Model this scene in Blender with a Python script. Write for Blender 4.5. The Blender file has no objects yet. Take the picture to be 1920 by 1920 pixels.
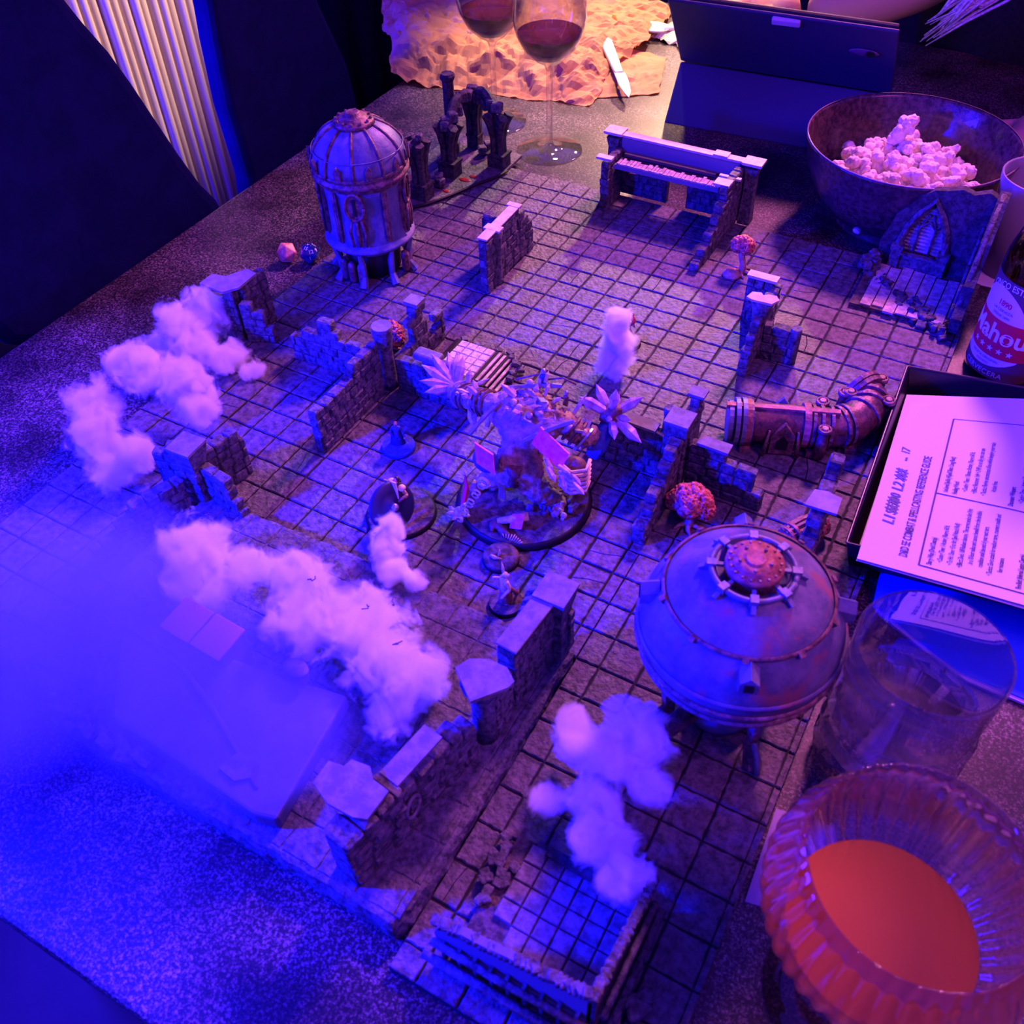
import bpy, bmesh, math, random
from mathutils import Vector, Matrix, noise, Euler
R_ = random.Random(7)
PI = math.pi
IN = 0.0254                      # the floor tiles are one inch: the scene is laid out in tile units
def P(u, v, z=0.0): return Vector((u*IN, -v*IN, z/1000.0))   # tile column, tile row, height in mm

# ------------------------------------------------------------------ camera, world, lights
S = bpy.context.scene
S.view_settings.view_transform = 'Standard'; S.view_settings.look = 'None'
S.view_settings.gamma = 1.0; S.view_settings.use_curve_mapping = False
S.view_settings.exposure = 0.0
cam_d = bpy.data.cameras.new('camera'); cam = bpy.data.objects.new('camera', cam_d)
S.collection.objects.link(cam); S.camera = cam
right = Vector((0.8714174, 0.4897731, -0.0274593)); down = Vector((0.3436089, -0.6493928, -0.6783966)); fwd = Vector((-0.3500923, 0.5817313, -0.7341826))
m = Matrix((right, -down, -fwd)).transposed().to_4x4(); m.translation = Vector((0.43597845, -0.75121732, 0.52182982))
cam.matrix_world = m
cam_d.sensor_width = 36; cam_d.lens = 33.181; cam_d.clip_start = 0.02; cam_d.clip_end = 30
cam_d.dof.use_dof = True; cam_d.dof.focus_distance = 0.86; cam_d.dof.aperture_fstop = 15

W = bpy.data.worlds.new('dim_room'); S.world = W; W.use_nodes = True
W.node_tree.nodes['Background'].inputs[0].default_value = (0.035, 0.012, 0.62, 1)
W.node_tree.nodes['Background'].inputs[1].default_value = 2.3
S.cycles.volume_bounces = 3; S.cycles.max_bounces = 10; S.cycles.diffuse_bounces = 2
S.cycles.glossy_bounces = 3; S.cycles.transmission_bounces = 8; S.cycles.transparent_max_bounces = 32
S.cycles.caustics_reflective = False; S.cycles.caustics_refractive = False
S.cycles.sample_clamp_indirect = 3.0
S.cycles.use_denoising = True; S.cycles.volume_step_rate = 1.6; S.cycles.volume_max_steps = 192

def light(name, kind, loc, target, color, energy, size=0.1, **k):
    d = bpy.data.lights.new(name, kind); o = bpy.data.objects.new(name, d); S.collection.objects.link(o)
    o.location = loc; d.color = color; d.energy = energy
    if kind == 'AREA': d.size = size
    else: d.shadow_soft_size = size
    for a, b in k.items(): setattr(d, a, b)
    o.rotation_euler = (Vector(target)-Vector(loc)).to_track_quat('-Z', 'Y').to_euler()
    return o
light('pink_ceiling_lamp', 'SPOT', P(10, -48, 1300), P(7, 11), (1.0, 0.21, 0.60), 225, 0.13, spot_size=0.84, spot_blend=0.8)
light('added_pink_fill', 'AREA', P(44, 14, 1000), P(14, 8), (1.0, 0.14, 0.50), 6, 0.5)  # added fill from the right, evens out the pink on the near right
light('warm_table_lamp', 'SPOT', P(-5, -45, 560), P(0, -13), (1.0, 0.56, 0.34), 84, 0.018, spot_size=0.66, spot_blend=0.55)
light('added_far_table_fill', 'SPOT', P(-9, -27, 720), P(-4.5, -18), (1.0, 0.62, 0.22), 62, 0.03, spot_size=0.72, spot_blend=0.6)  # added warm fill over the far table and brown paper, no known fixture
light('blue_led_lamp', 'SPOT', P(-8, 33, 340), P(2, 22, 10), (0.0, 0.003, 1.0), 230, 0.03, spot_size=1.45, spot_blend=1.0)
light('blue_wall_wash', 'AREA', P(-32, 25, 300), P(4, 4, 40), (0.02, 0.006, 1.0), 75, 0.4)
light('added_curtain_fill', 'SPOT', P(-22, -40, 500), P(-40, -4, -150), (1.0, 0.62, 0.42), 95, 0.08, spot_size=0.9, spot_blend=0.7)  # added only to brighten the cream curtain, no known fixture there

# ------------------------------------------------------------------ materials
def srgb(r, g, b):
    f = lambda c: (c/255/12.92) if c/255 <= 0.04045 else ((c/255+0.055)/1.055)**2.4
    return (f(r), f(g), f(b), 1)
MATS = {}
def mat(name, col=(0.5, 0.5, 0.5, 1), rough=0.6, metal=0.0, col2=None, scale=60.0, bump=0.0, bscale=None, detail=6, lo=0.4, hi=0.62, trans=0.0, ior=1.45, sub=None, spec=0.5, coat=0.0, coords='Object', bdist=0.001):
    if name in MATS: return MATS[name]
    m = bpy.data.materials.new(name); m.use_nodes = True; MATS[name] = m
    n, l = m.node_tree.nodes, m.node_tree.links
    b = n['Principled BSDF']
    if len(col) == 3: col = (*col, 1)
    b.inputs['Base Color'].default_value = col; b.inputs['Roughness'].default_value = rough; b.inputs['Metallic'].default_value = metal
    b.inputs['Transmission Weight'].default_value = trans; b.inputs['IOR'].default_value = ior; b.inputs['Specular IOR Level'].default_value = spec
    b.inputs['Coat Weight'].default_value = coat
    tc = n.new('ShaderNodeTexCoord')
    geo = n.new('ShaderNodeNewGeometry')
    src = geo.outputs['Position'] if coords == 'World' else tc.outputs['Object']
    if col2 is not None:
        if len(col2) == 3: col2 = (*col2, 1)
        t = n.new('ShaderNodeTexNoise'); t.inputs['Scale'].default_value = scale; t.inputs['Detail'].default_value = detail; t.inputs['Roughness'].default_value = 0.65
        l.new(src, t.inputs['Vector'])
        r = n.new('ShaderNodeValToRGB'); r.color_ramp.elements[0].position = lo; r.color_ramp.elements[1].position = hi
        r.color_ramp.elements[0].color = col; r.color_ramp.elements[1].color = col2
        l.new(t.outputs['Fac'], r.inputs[0]); l.new(r.outputs[0], b.inputs['Base Color'])
    if bump:
        t2 = n.new('ShaderNodeTexNoise'); t2.inputs['Scale'].default_value = bscale or scale*2; t2.inputs['Detail'].default_value = 5
        l.new(src, t2.inputs['Vector'])
        bp = n.new('ShaderNodeBump'); bp.inputs['Strength'].default_value = bump; bp.inputs['Distance'].default_value = bdist
        l.new(t2.outputs['Fac'], bp.inputs['Height']); l.new(bp.outputs[0], b.inputs['Normal'])
    return m
STONE = mat('painted_grey_stone', (0.024, 0.024, 0.03), 0.75, col2=(0.17, 0.165, 0.17), scale=210, bump=0.9, bscale=420, lo=0.36, hi=0.66, coords='World', bdist=0.0012)
STONE_DK = mat('dark_grey_stone', (0.016, 0.016, 0.02), 0.8, col2=(0.07, 0.068, 0.075), scale=200, bump=0.8, bscale=350, coords='World')
CAP = mat('smooth_grey_stone_top', (0.12, 0.115, 0.115), 0.7, col2=(0.22, 0.21, 0.205), scale=120, bump=0.3, bscale=500, coords='World', bdist=0.0004)
CREAMCAP = mat('pale_cream_stone_top', (0.45, 0.40, 0.36), 0.7, col2=(0.66, 0.60, 0.54), scale=120, bump=0.3, bscale=500, coords='World', bdist=0.0004)
TILE = mat('painted_floor_stone', (0.04, 0.039, 0.044), 0.62, col2=(0.145, 0.135, 0.145), scale=170, detail=9, bump=1.0, bscale=300, lo=0.37, hi=0.60, coords='World', bdist=0.0013)
GROUT = mat('black_grout', (0.008, 0.008, 0.012), 0.85)
MOSS = mat('mossy_brown_basing', (0.035, 0.03, 0.02), 0.85, col2=(0.16, 0.13, 0.09), scale=150, bump=1.0, bscale=500, coords='World')
BLUE_METAL = mat('weathered_blue_grey_paint', (0.07, 0.10, 0.21), 0.5, metal=0.1, col2=(0.24, 0.25, 0.36), scale=55, bump=0.35, bscale=260, coords='World', lo=0.38, hi=0.68)
COPPER = mat('rusty_copper_trim', (0.09, 0.045, 0.05), 0.5, metal=0.2, col2=(0.28, 0.16, 0.15), scale=180, bump=0.5, bscale=400, coords='World')
RUST = mat('rust_orange_metal', (0.22, 0.07, 0.06), 0.6, metal=0.1, col2=(0.46, 0.18, 0.14), scale=160, bump=0.7, bscale=380, coords='World')
def tank_paint():
    m = mat('tank_blue_paint_with_rust', (0.075, 0.09, 0.17), 0.5, metal=0.1, col2=(0.20, 0.20, 0.27), scale=40, bump=0.3, bscale=220, coords='World')
    n, l = m.node_tree.nodes, m.node_tree.links; b = n['Principled BSDF']
    old = b.inputs['Base Color'].links[0].from_socket
    t = n.new('ShaderNodeTexNoise'); t.inputs['Scale'].default_value = 48; t.inputs['Detail'].default_value = 7
    g = n.new('ShaderNodeNewGeometry'); l.new(g.outputs['Position'], t.inputs['Vector'])
    r = n.new('ShaderNodeValToRGB'); r.color_ramp.elements[0].position = 0.56; r.color_ramp.elements[1].position = 0.68
    l.new(t.outputs['Fac'], r.inputs[0])
    mx = n.new('ShaderNodeMixRGB'); mx.inputs[2].default_value = (0.30, 0.13, 0.13, 1); l.new(r.outputs[0], mx.inputs[0]); l.new(old, mx.inputs[1]); l.new(mx.outputs[0], b.inputs['Base Color'])
    return m
TANK = tank_paint()
BLACK = mat('matte_black', (0.006, 0.006, 0.008), 0.6)
def glass(name, col=(1, 1, 1), rough=0.0, ior=1.45): return mat(name, col, rough, trans=1.0, ior=ior)
def thin_glass(name, tint=(.93, .91, .95), refr=0.0, boost=1.0):
    m = bpy.data.materials.new(name); m.use_nodes = True; n, l = m.node_tree.nodes, m.node_tree.links; n.remove(n['Principled BSDF']); out = n['Material Output']
    t = n.new('ShaderNodeBsdfTransparent'); t.inputs[0].default_value = (*tint, 1); g = n.new('ShaderNodeBsdfGlossy'); g.inputs['Roughness'].default_value = .03
    f = n.new('ShaderNodeFresnel'); f.inputs[0].default_value = 1.5; mu = n.new('ShaderNodeMath'); mu.operation = 'MULTIPLY'; mu.use_clamp = True; mu.inputs[1].default_value = boost; l.new(f.outputs[0], mu.inputs[0]); gm = n.new('ShaderNodeNewGeometry'); iv = n.new('ShaderNodeMath'); iv.operation = 'SUBTRACT'; iv.inputs[0].default_value = 1; l.new(gm.outputs['Backfacing'], iv.inputs[1]); m2 = n.new('ShaderNodeMath'); m2.operation = 'MULTIPLY'; l.new(mu.outputs[0], m2.inputs[0]); l.new(iv.outputs[0], m2.inputs[1]); mu = m2
    a = n.new('ShaderNodeMixShader'); l.new(mu.outputs[0], a.inputs[0]); l.new(t.outputs[0], a.inputs[1]); l.new(g.outputs[0], a.inputs[2]); last = a.outputs[0]
    if refr:
        r = n.new('ShaderNodeBsdfGlass'); r.inputs['IOR'].default_value = 1.45; r.inputs['Roughness'].default_value = .01; b = n.new('ShaderNodeMixShader'); b.inputs[0].default_value = refr; l.new(last, b.inputs[1]); l.new(r.outputs[0], b.inputs[2]); last = b.outputs[0]
    l.new(last, out.inputs['Surface']); return m
GLASS = thin_glass('clear_glass', refr=.22, boost=2.0); CUTGLASS = thin_glass('cut_glass', (.92, .88, .95), .55, 1.8); RIBGLASS = thin_glass('ribbed_glass', (.93, .78, .78), .5, 1.6)

# ------------------------------------------------------------------ objects
COL = S.collection
def link(name, me, m=None, parent=None):
    o = bpy.data.objects.new(name, me); COL.objects.link(o)
    if m is not None and me is not None and hasattr(me, 'materials') and len(me.materials) == 0: me.materials.append(m)
    if parent is not None: o.parent = parent
    return o
def tag(o, label=None, cat=None, group=None, kind=None):
    if label: o['label'] = label
    if cat: o['category'] = cat
    if group: o['group'] = group
    if kind: o['kind'] = kind
    return o
def thing(name, loc, label, cat, group=None, rz=0.0):
    o = bpy.data.objects.new(name, None); COL.objects.link(o); o.location = loc; o.rotation_euler = (0, 0, rz); o.empty_display_size = 0.01
    return tag(o, label, cat, group, 'thing')
class MB:
    """collects simple shapes (millimetres) and links them as one mesh"""
    def __init__(s): s.v = []; s.f = []; s.sm = []
    def add(s, vs, fs, smooth=False):
        n = len(s.v); s.v += [tuple(v) for v in vs]; s.f += [tuple(i+n for i in f) for f in fs]; s.sm += [smooth]*len(fs); return s
    def box(s, c, d, rz=0.0, rx=0.0, ry=0.0, taper=1.0):
        E = Euler((rx, ry, rz)).to_matrix(); vs = []
        for z in (-.5, .5):
            k = taper if z > 0 else 1.0
            for x, y in ((-.5, -.5), (.5, -.5), (.5, .5), (-.5, .5)): vs.append(Vector(c)+E@Vector((x*d[0]*k, y*d[1]*k, z*d[2])))
        return s.add(vs, [(3, 2, 1, 0), (4, 5, 6, 7), (0, 1, 5, 4), (1, 2, 6, 5), (2, 3, 7, 6), (3, 0, 4, 7)])
    def lathe(s, prof, c=(0, 0, 0), n=24, smooth=True, caps=(True, True), a0=0.0, sx=1.0, sy=1.0):
        vs = []; k = len(prof)
        for i in range(n):
            a = a0+2*PI*i/n
            for r, z in prof: vs.append((c[0]+r*sx*math.cos(a), c[1]+r*sy*math.sin(a), c[2]+z))
        fs = []
        for i in range(n):
            j = (i+1) % n
            for q in range(k-1): fs.append((i*k+q, j*k+q, j*k+q+1, i*k+q+1))
        s.add(vs, fs, smooth)
        b = len(s.v)-len(vs)
        if caps[0] and prof[0][0] > 1e-6: s.f.append(tuple(b+i*k for i in reversed(range(n)))); s.sm.append(False)
        if caps[1] and prof[-1][0] > 1e-6: s.f.append(tuple(b+i*k+k-1 for i in range(n))); s.sm.append(False)
        return s
    def tube(s, pts, r, n=8, smooth=True, caps=True):
        pts = [Vector(p) for p in pts]; rr = r if isinstance(r, (list, tuple)) else [r]*len(pts)
        rings = []; up = Vector((0, 0, 1)); prev = None
        for i, p in enumerate(pts):
            d = (pts[min(i+1, len(pts)-1)]-pts[max(i-1, 0)]).normalized()
            if prev is None:
                a = up if abs(d.z) < 0.9 else Vector((1, 0, 0)); x = d.cross(a).normalized()
            else:
                x = (prev-d*prev.dot(d)); x = x.normalized() if x.length > 1e-6 else d.orthogonal().normalized()
            prev = x; y = d.cross(x).normalized()
            rings.append([p+(x*math.cos(2*PI*k/n)+y*math.sin(2*PI*k/n))*rr[i] for k in range(n)])
        vs = [q for R in rings for q in R]; fs = []
        for i in range(len(pts)-1):
            for k in range(n): fs.append((i*n+k, i*n+(k+1) % n, (i+1)*n+(k+1) % n, (i+1)*n+k))
        s.add(vs, fs, smooth); b = len(s.v)-len(vs)
        if caps: s.f.append(tuple(b+k for k in reversed(range(n)))); s.f.append(tuple(b+(len(pts)-1)*n+k for k in range(n))); s.sm += [False, False]
        return s
    def prism(s, poly, z0, z1):          # vertical prism over a plan polygon
        n = len(poly); vs = [(x, y, z0) for x, y in poly]+[(x, y, z1) for x, y in poly]
        fs = [tuple(reversed(range(n))), tuple(range(n, 2*n))]+[(i, (i+1) % n, n+(i+1) % n, n+i) for i in range(n)]
        return s.add(vs, fs)
    def slab(s, poly, o, x, y, t):       # extrude a 2-D outline (a, b) -> o + a*x + b*y, thickness vector t
        n = len(poly); o, x, y, t = Vector(o), Vector(x), Vector(y), Vector(t)
        vs = [o+x*a+y*b for a, b in poly]+[o+x*a+y*b+t for a, b in poly]
        fs = [tuple(reversed(range(n))), tuple(range(n, 2*n))]+[(i, (i+1) % n, n+(i+1) % n, n+i) for i in range(n)]
        return s.add(vs, fs)
    def ball(s, c, r, n=10, m_=6, sq=(1, 1, 1), amp=0.0, fr=0.1):
        vs = []; fs = []
        for j in range(m_+1):
            th = PI*j/m_
            for i in range(n):
                ph = 2*PI*i/n; d = Vector((math.sin(th)*math.cos(ph), math.sin(th)*math.sin(ph), math.cos(th)))
                k = 1+amp*noise.noise((d*r*fr+Vector(c)*0.37)) if amp else 1
                vs.append(Vector(c)+Vector((d.x*sq[0], d.y*sq[1], d.z*sq[2]))*r*k)
        for j in range(m_):
            for i in range(n): fs.append((j*n+i, (j+1)*n+i, (j+1)*n+(i+1) % n, j*n+(i+1) % n))
        return s.add(vs, fs, True)
    def crystal(s, p0, p1, r, n=6, tip=0.65):
        p0, p1 = Vector(p0), Vector(p1); pm = p0.lerp(p1, tip)
        return s.tube([p0, pm, p1], [r*0.75, r, 0.05], n, False)
    def mesh(s, name='m'):
        me = bpy.data.meshes.new(name); me.from_pydata([(x/1000, y/1000, z/1000) for x, y, z in s.v], [], s.f)
        me.polygons.foreach_set('use_smooth', s.sm); me.update(); return me
    def build(s, name, m, parent=None, loc=None):
        o = link(name, s.mesh(name), m, parent)
        if loc is not None: o.location = loc
        return o
def solid(o): fix_normals(o.data); return o
def fix_normals(me):
    bm = bmesh.new(); bm.from_mesh(me); bmesh.ops.recalc_face_normals(bm, faces=bm.faces); bm.to_mesh(me); bm.free()
def mod_mesh(me, mods):
    o = bpy.data.objects.new('tmp', me); COL.objects.link(o)
    for t, kw in mods:
        md = o.modifiers.new('m', t)
        for a, b in kw.items(): setattr(md, a, b)
    dg = bpy.context.evaluated_depsgraph_get(); dg.update()
    r = bpy.data.meshes.new_from_object(o.evaluated_get(dg)); bpy.data.objects.remove(o); return r
def skin(name, pts, edges, rad, m, parent=None, sub=1, root=0, fine=0.0):
    """one continuous tapered body grown round a chain of joints (mm)"""
    me = bpy.data.meshes.new(name); me.from_pydata([Vector(p)/1000*20 for p in pts], edges, [])
    o = bpy.data.objects.new(name, me); COL.objects.link(o)
    o.modifiers.new('s', 'SKIN')
    for i, d in enumerate(me.skin_vertices[0].data):
        r = rad[i]/1000*20; d.radius = (r, r) if not isinstance(rad[i], tuple) else r; d.use_root = (i == root)
    md = o.modifiers.new('u', 'SUBSURF'); md.levels = sub; md.render_levels = sub
    dg = bpy.context.evaluated_depsgraph_get(); dg.update()
    r = bpy.data.meshes.new_from_object(o.evaluated_get(dg)); bpy.data.objects.remove(o)
    r.transform(Matrix.Scale(1/20, 4))
    r.polygons.foreach_set('use_smooth', [True]*len(r.polygons)); r.materials.clear()
    if fine:
        for v in r.vertices: v.co += Vector((noise.noise(v.co*300), noise.noise(v.co*300+Vector((7, 0, 0))), noise.noise(v.co*300+Vector((0, 9, 0)))))*fine/1000
    return link(name, r, m, parent)
def text_mesh(txt, size, shear=0.0, sx=1.0, bold=0.0, align='CENTER', sp=1.0):
    c = bpy.data.curves.new('t', 'FONT'); c.body = txt; c.size = size/1000; c.align_x = align; c.align_y = 'CENTER'; c.shear = shear; c.offset = bold/1000; c.resolution_u = 3; c.space_character = sp
    o = bpy.data.objects.new('t', c); COL.objects.link(o)
    dg = bpy.context.evaluated_depsgraph_get(); dg.update()
    me = bpy.data.meshes.new_from_object(o.evaluated_get(dg)); bpy.data.objects.remove(o)
    for v in me.vertices: v.co.x *= sx
    me.materials.clear(); return me

# ------------------------------------------------------------------ the room and the table
ROOMF = mat('dark_wood_floor', (0.02, 0.015, 0.015), 0.5, col2=(0.05, 0.035, 0.03), scale=6, coords='World')
ROOMW = mat('dark_painted_wall', (0.03, 0.028, 0.05), 0.9)
def struct(name, mb, m):
    o = mb.build(name, m); o['kind'] = 'structure'; return o
struct('floor', MB().box((600, 600, -770), (6400, 6400, 20)), ROOMF)
struct('wall_left', MB().box((-2300, 600, 500), (40, 6400, 2560)), ROOMW)
struct('wall_back', MB().box((600, 3700, 500), (6400, 40, 2560)), ROOMW)
struct('wall_right', MB().box((3500, 600, 500), (40, 6400, 2560)), ROOMW)

def speckle():
    m = mat('speckled_dark_terrazzo', (0.02, 0.018, 0.022), 0.34, coords='World', spec=0.5)
    n, l = m.node_tree.nodes, m.node_tree.links; b = n['Principled BSDF']; g = n.new('ShaderNodeNewGeometry')
    t = n.new('ShaderNodeTexNoise'); t.inputs['Scale'].default_value = 560; t.inputs['Detail'].default_value = 5; t.inputs['Roughness'].default_value = 0.85; l.new(g.outputs['Position'], t.inputs['Vector'])
    r = n.new('ShaderNodeValToRGB'); e = r.color_ramp.elements; e[0].position = 0.50; e[0].color = (0.020, 0.016, 0.020, 1); e[1].position = 0.66; e[1].color = (0.50, 0.38, 0.38, 1)
    l.new(t.outputs['Fac'], r.inputs[0])
    t2 = n.new('ShaderNodeTexNoise'); t2.inputs['Scale'].default_value = 14; t2.inputs['Detail'].default_value = 4; l.new(g.outputs['Position'], t2.inputs['Vector'])
    r2 = n.new('ShaderNodeValToRGB'); r2.color_ramp.elements[0].position = 0.35; r2.color_ramp.elements[0].color = (0.25, 0.22, 0.24, 1); r2.color_ramp.elements[1].position = 0.65; r2.color_ramp.elements[1].color = (1, 1, 1, 1)
    l.new(t2.outputs['Fac'], r2.inputs[0])
    mx = n.new('ShaderNodeMixRGB'); mx.blend_type = 'MULTIPLY'; mx.inputs[0].default_value = 1; l.new(r.outputs[0], mx.inputs[1]); l.new(r2.outputs[0], mx.inputs[2]); l.new(mx.outputs[0], b.inputs['Base Color'])
    bp = n.new('ShaderNodeBump'); bp.inputs['Strength'].default_value = 0.35; bp.inputs['Distance'].default_value = 0.0004; l.new(t.outputs['Fac'], bp.inputs['Height']); l.new(bp.outputs[0], b.inputs['Normal'])
    return m
tb = thing('table', P(-12.9, 28.8, -760), 'dark speckled stone table that everything stands on', 'table')
def local(o_root, u, v, z): q = P(u, v, z)-o_root.location; return Vector((q.x*1000, q.y*1000, q.z*1000))
def corners(r, pts, z0, z1): return MB().prism([local(r, u, v, 0).xy for u, v in pts], z0, z1)
top = MB(); c0 = local(tb, -12.9, 28.8, -6); c1 = local(tb, 42, -27, -6)
top.box(((c0.x+c1.x)/2, (c0.y+c1.y)/2, 754-18), (c1.x-c0.x, c1.y-c0.y, 36))
o = top.build('tabletop', speckle(), tb); bv = o.modifiers.new('b', 'BEVEL'); bv.width = 0.003; bv.segments = 2
for u, v in ((-10, 26), (39, 26), (-10, -24), (39, -24)):
    q = local(tb, u, v, 0); MB().box((q.x, q.y, 359), (70, 70, 718)).build('leg', BLACK, tb)

# upholstered chair beyond the left edge: shell outline on the plane of its back
NAVY = mat('navy_velvet', (0.003, 0.003, 0.045), 0.9, col2=(0.005, 0.005, 0.06), scale=30, coords='World', spec=0.08)
NAVY.node_tree.nodes['Principled BSDF'].inputs['Sheen Weight'].default_value = 0.0
def panel_on_u(name, pts, u, thick, m, label, cat, bev=0.012, parent=None):
    base = P(pts[0][0], pts[0][1], 0); vs = [P(*p) for p in pts]
    c = sum(vs, Vector())/len(vs); zmin = min(v.z for v in vs)
    root = thing(name, (c.x, c.y, max(zmin, -0.76)), label, cat) if parent is None else parent
    mb = MB(); poly = [((v.y-root.location.y)*1000, (v.z-root.location.z)*1000) for v in vs]
    mb.slab(poly, ((vs[0].x-root.location.x)*1000, 0, 0), (0, 1, 0), (0, 0, 1), (-thick, 0, 0))
    o = mb.build('backrest', m, root); fix_normals(o.data)
    b = o.modifiers.new('b', 'BEVEL'); b.width = bev; b.segments = 3; b.limit_method = 'ANGLE'
    return root
ch = panel_on_u('armchair', [(-15.00, 9.95, 312), (-15.00, 5.58, 268), (-15.00, 5.72, 226), (-15.00, 5.13, 194), (-15.00, 4.41, 160), (-15.00, 3.82, 123), (-15.00, 3.25, 82), (-15.00, 2.57, 34), (-15.00, 1.87, -10), (-15.00, 1.21, -38), (-15.00, 0.65, -91), (-15.00, 3.50, -205), (-15.00, 13.59, -43), (-15.00, 14.38, 14), (-15.00, 15.93, 136)], -15, 45, NAVY, 'dark navy armchair with a rounded back beside the left table edge', 'armchair', 0.015)
def seat_and_legs(root, dy0, wx, wy, z_seat):
    rz_ = root.location.z*1000; MB().box((wx/2+45, dy0, z_seat-rz_), (wx, wy, 70)).build('seat', NAVY, root)
    for x in (75, wx+10):
        for dy in (dy0-wy/2+30, dy0+wy/2-30): MB().box((x, dy, (-760+z_seat-35)/2-rz_), (34, 34, 760+z_seat-35)).build('leg', BLACK, root)
seat_and_legs(ch, -170, 420, 400, -330)
# cream pleated curtain, then a dark one behind
def pleats(name, pts, u, z0, z1, amp, n, m, label, cat):
    (ua, va), (ub, vb) = pts; L = Vector(((ub-ua)*25.4, -(vb-va)*25.4)); mid = P((ua+ub)/2, (va+vb)/2, z0)
    root = thing(name, mid, label, cat); d = L.normalized(); nrm = Vector((-d.y, d.x)); N = n*8; vs = []; fs = []
    H = z1-z0
    for j, z in enumerate((0, H*0.35, H*0.7, H)):
        for i in range(N+1):
            t = i/N; a = 2*PI*n*t; off = amp*(math.sin(a)+0.35*math.sin(a*0.37+1)); w = (1.0-0.10*(1-j/3))
            p = d*((t-.5)*L.length*w+amp*0.5*math.cos(a))+nrm*off; vs.append((p.x, p.y, z))
    for j in range(3):
        for i in range(N): fs.append((j*(N+1)+i, j*(N+1)+i+1, (j+1)*(N+1)+i+1, (j+1)*(N+1)+i))
    mb = MB(); mb.add(vs, fs, True); o = mb.build('fabric', m, root)
    s = o.modifiers.new('s', 'SOLIDIFY'); s.thickness = 0.002
    r = MB(); r.tube([(-d.x*L.length*.52, -d.y*L.length*.52, H+8), (d.x*L.length*.52, d.y*L.length*.52, H+8)], 9, 10); r.build('rail', BLACK, root)
    return root
CREAM = mat('cream_pleated_fabric', (0.62, 0.50, 0.38), 0.85)
DARKCUR = mat('dark_plum_curtain', (0.008, 0.006, 0.026), 0.9, spec=.1)
pleats('pleated_curtain', ((-40.00, -9.57), (-40.00, -24.08)), -40, -745, 620, 11, 17, CREAM, 'cream pleated curtain hanging behind the navy armchair', 'curtain')
pleats('dark_curtain', ((-50.00, -29.75), (-50.00, -78.90)), -50, -745, 760, 22, 9, DARKCUR, 'dark plum curtain hanging behind the far left table corner', 'curtain')
ch2 = panel_on_u('dining_chair', [(-14.50, -1.87, 249), (-14.50, -0.56, 170), (-14.50, -0.37, 129), (-14.50, -0.22, 61), (-14.50, -0.43, -28), (-14.50, -0.06, -83), (-14.50, -9.70, -111), (-14.50, -8.88, 28), (-14.50, -7.44, 116), (-14.50, -7.96, 212)], -14.5, 30, NAVY, 'dark navy dining chair back between the cream curtain and the brown paper', 'chair', 0.01)
seat_and_legs(ch2, 70, 380, 270, -330)

# ------------------------------------------------------------------ floor boards of one-inch stone tiles
def tile_mesh(k):
    r = random.Random(100+k); n = 6; h = 12.1; vs = []; fs = []
    rag = lambda: r.uniform(-0.45, 0.35)
    ring = []
    for side in range(4):
        for i in range(n):
            t = -1+2*i/n; ring.append(((t, -1), (1, t), (-t, 1), (-1, -t))[side])
    N = len(ring)
    o1 = [(x*h+rag(), y*h+rag()) for x, y in ring]
    vs += [(x, y, -3.0) for x, y in o1]+[(x, y, -0.75) for x, y in o1]+[(x*0.935+rag()*0.4, y*0.935+rag()*0.4, r.uniform(-0.12, 0.05)) for x, y in o1]
    tilt = r.uniform(-.15, .15)
    vs += [(x*0.5, y*0.5, tilt*x/12+r.uniform(-0.1, 0.12)) for x, y in o1]
    for q in range(3):
        for i in range(N): fs.append((q*N+i, q*N+(i+1) % N, (q+1)*N+(i+1) % N, (q+1)*N+i))
    fs.append(tuple(3*N+i for i in range(N)))
    mb = MB(); mb.add(vs, fs, False); me = mb.mesh('tile'); me.materials.append(TILE); return me
def cracked_tile(k):
    r = random.Random(300+k); cuts = [(-11.8, -11.8), (r.uniform(-2, 5), -11.8), (11.8, -11.8), (11.8, 11.8), (r.uniform(-6, 2), 11.8), (-11.8, 11.8)]
    mid = (r.uniform(-2, 2), r.uniform(-2, 2)); mb = MB()
    A = [cuts[0], cuts[1], mid, cuts[4], cuts[5]]; B = [cuts[1], cuts[2], cuts[3], cuts[4], mid]
    for poly in (A, B):
        cx = sum(p[0] for p in poly)/5; cy = sum(p[1] for p in poly)/5
        out = [(cx+(x-cx)*0.955, cy+(y-cy)*0.97) for x, y in poly]; inn = [(cx+(x-cx)*0.90, cy+(y-cy)*0.92) for x, y in poly]
        n = 5; vs = [(x, y, -3) for x, y in out]+[(x, y, -.6) for x, y in out]+[(x, y, 0) for x, y in inn]
        fs = [(q*n+i, q*n+(i+1) % n, (q+1)*n+(i+1) % n, (q+1)*n+i) for q in range(2) for i in range(n)]+[tuple(2*n+i for i in range(n))]
        mb.add(vs, fs)
    me = mb.mesh('tile'); me.materials.append(TILE); return me
TILES = [tile_mesh(k) for k in range(10)]; CRACK = [cracked_tile(k) for k in range(4)]
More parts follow.
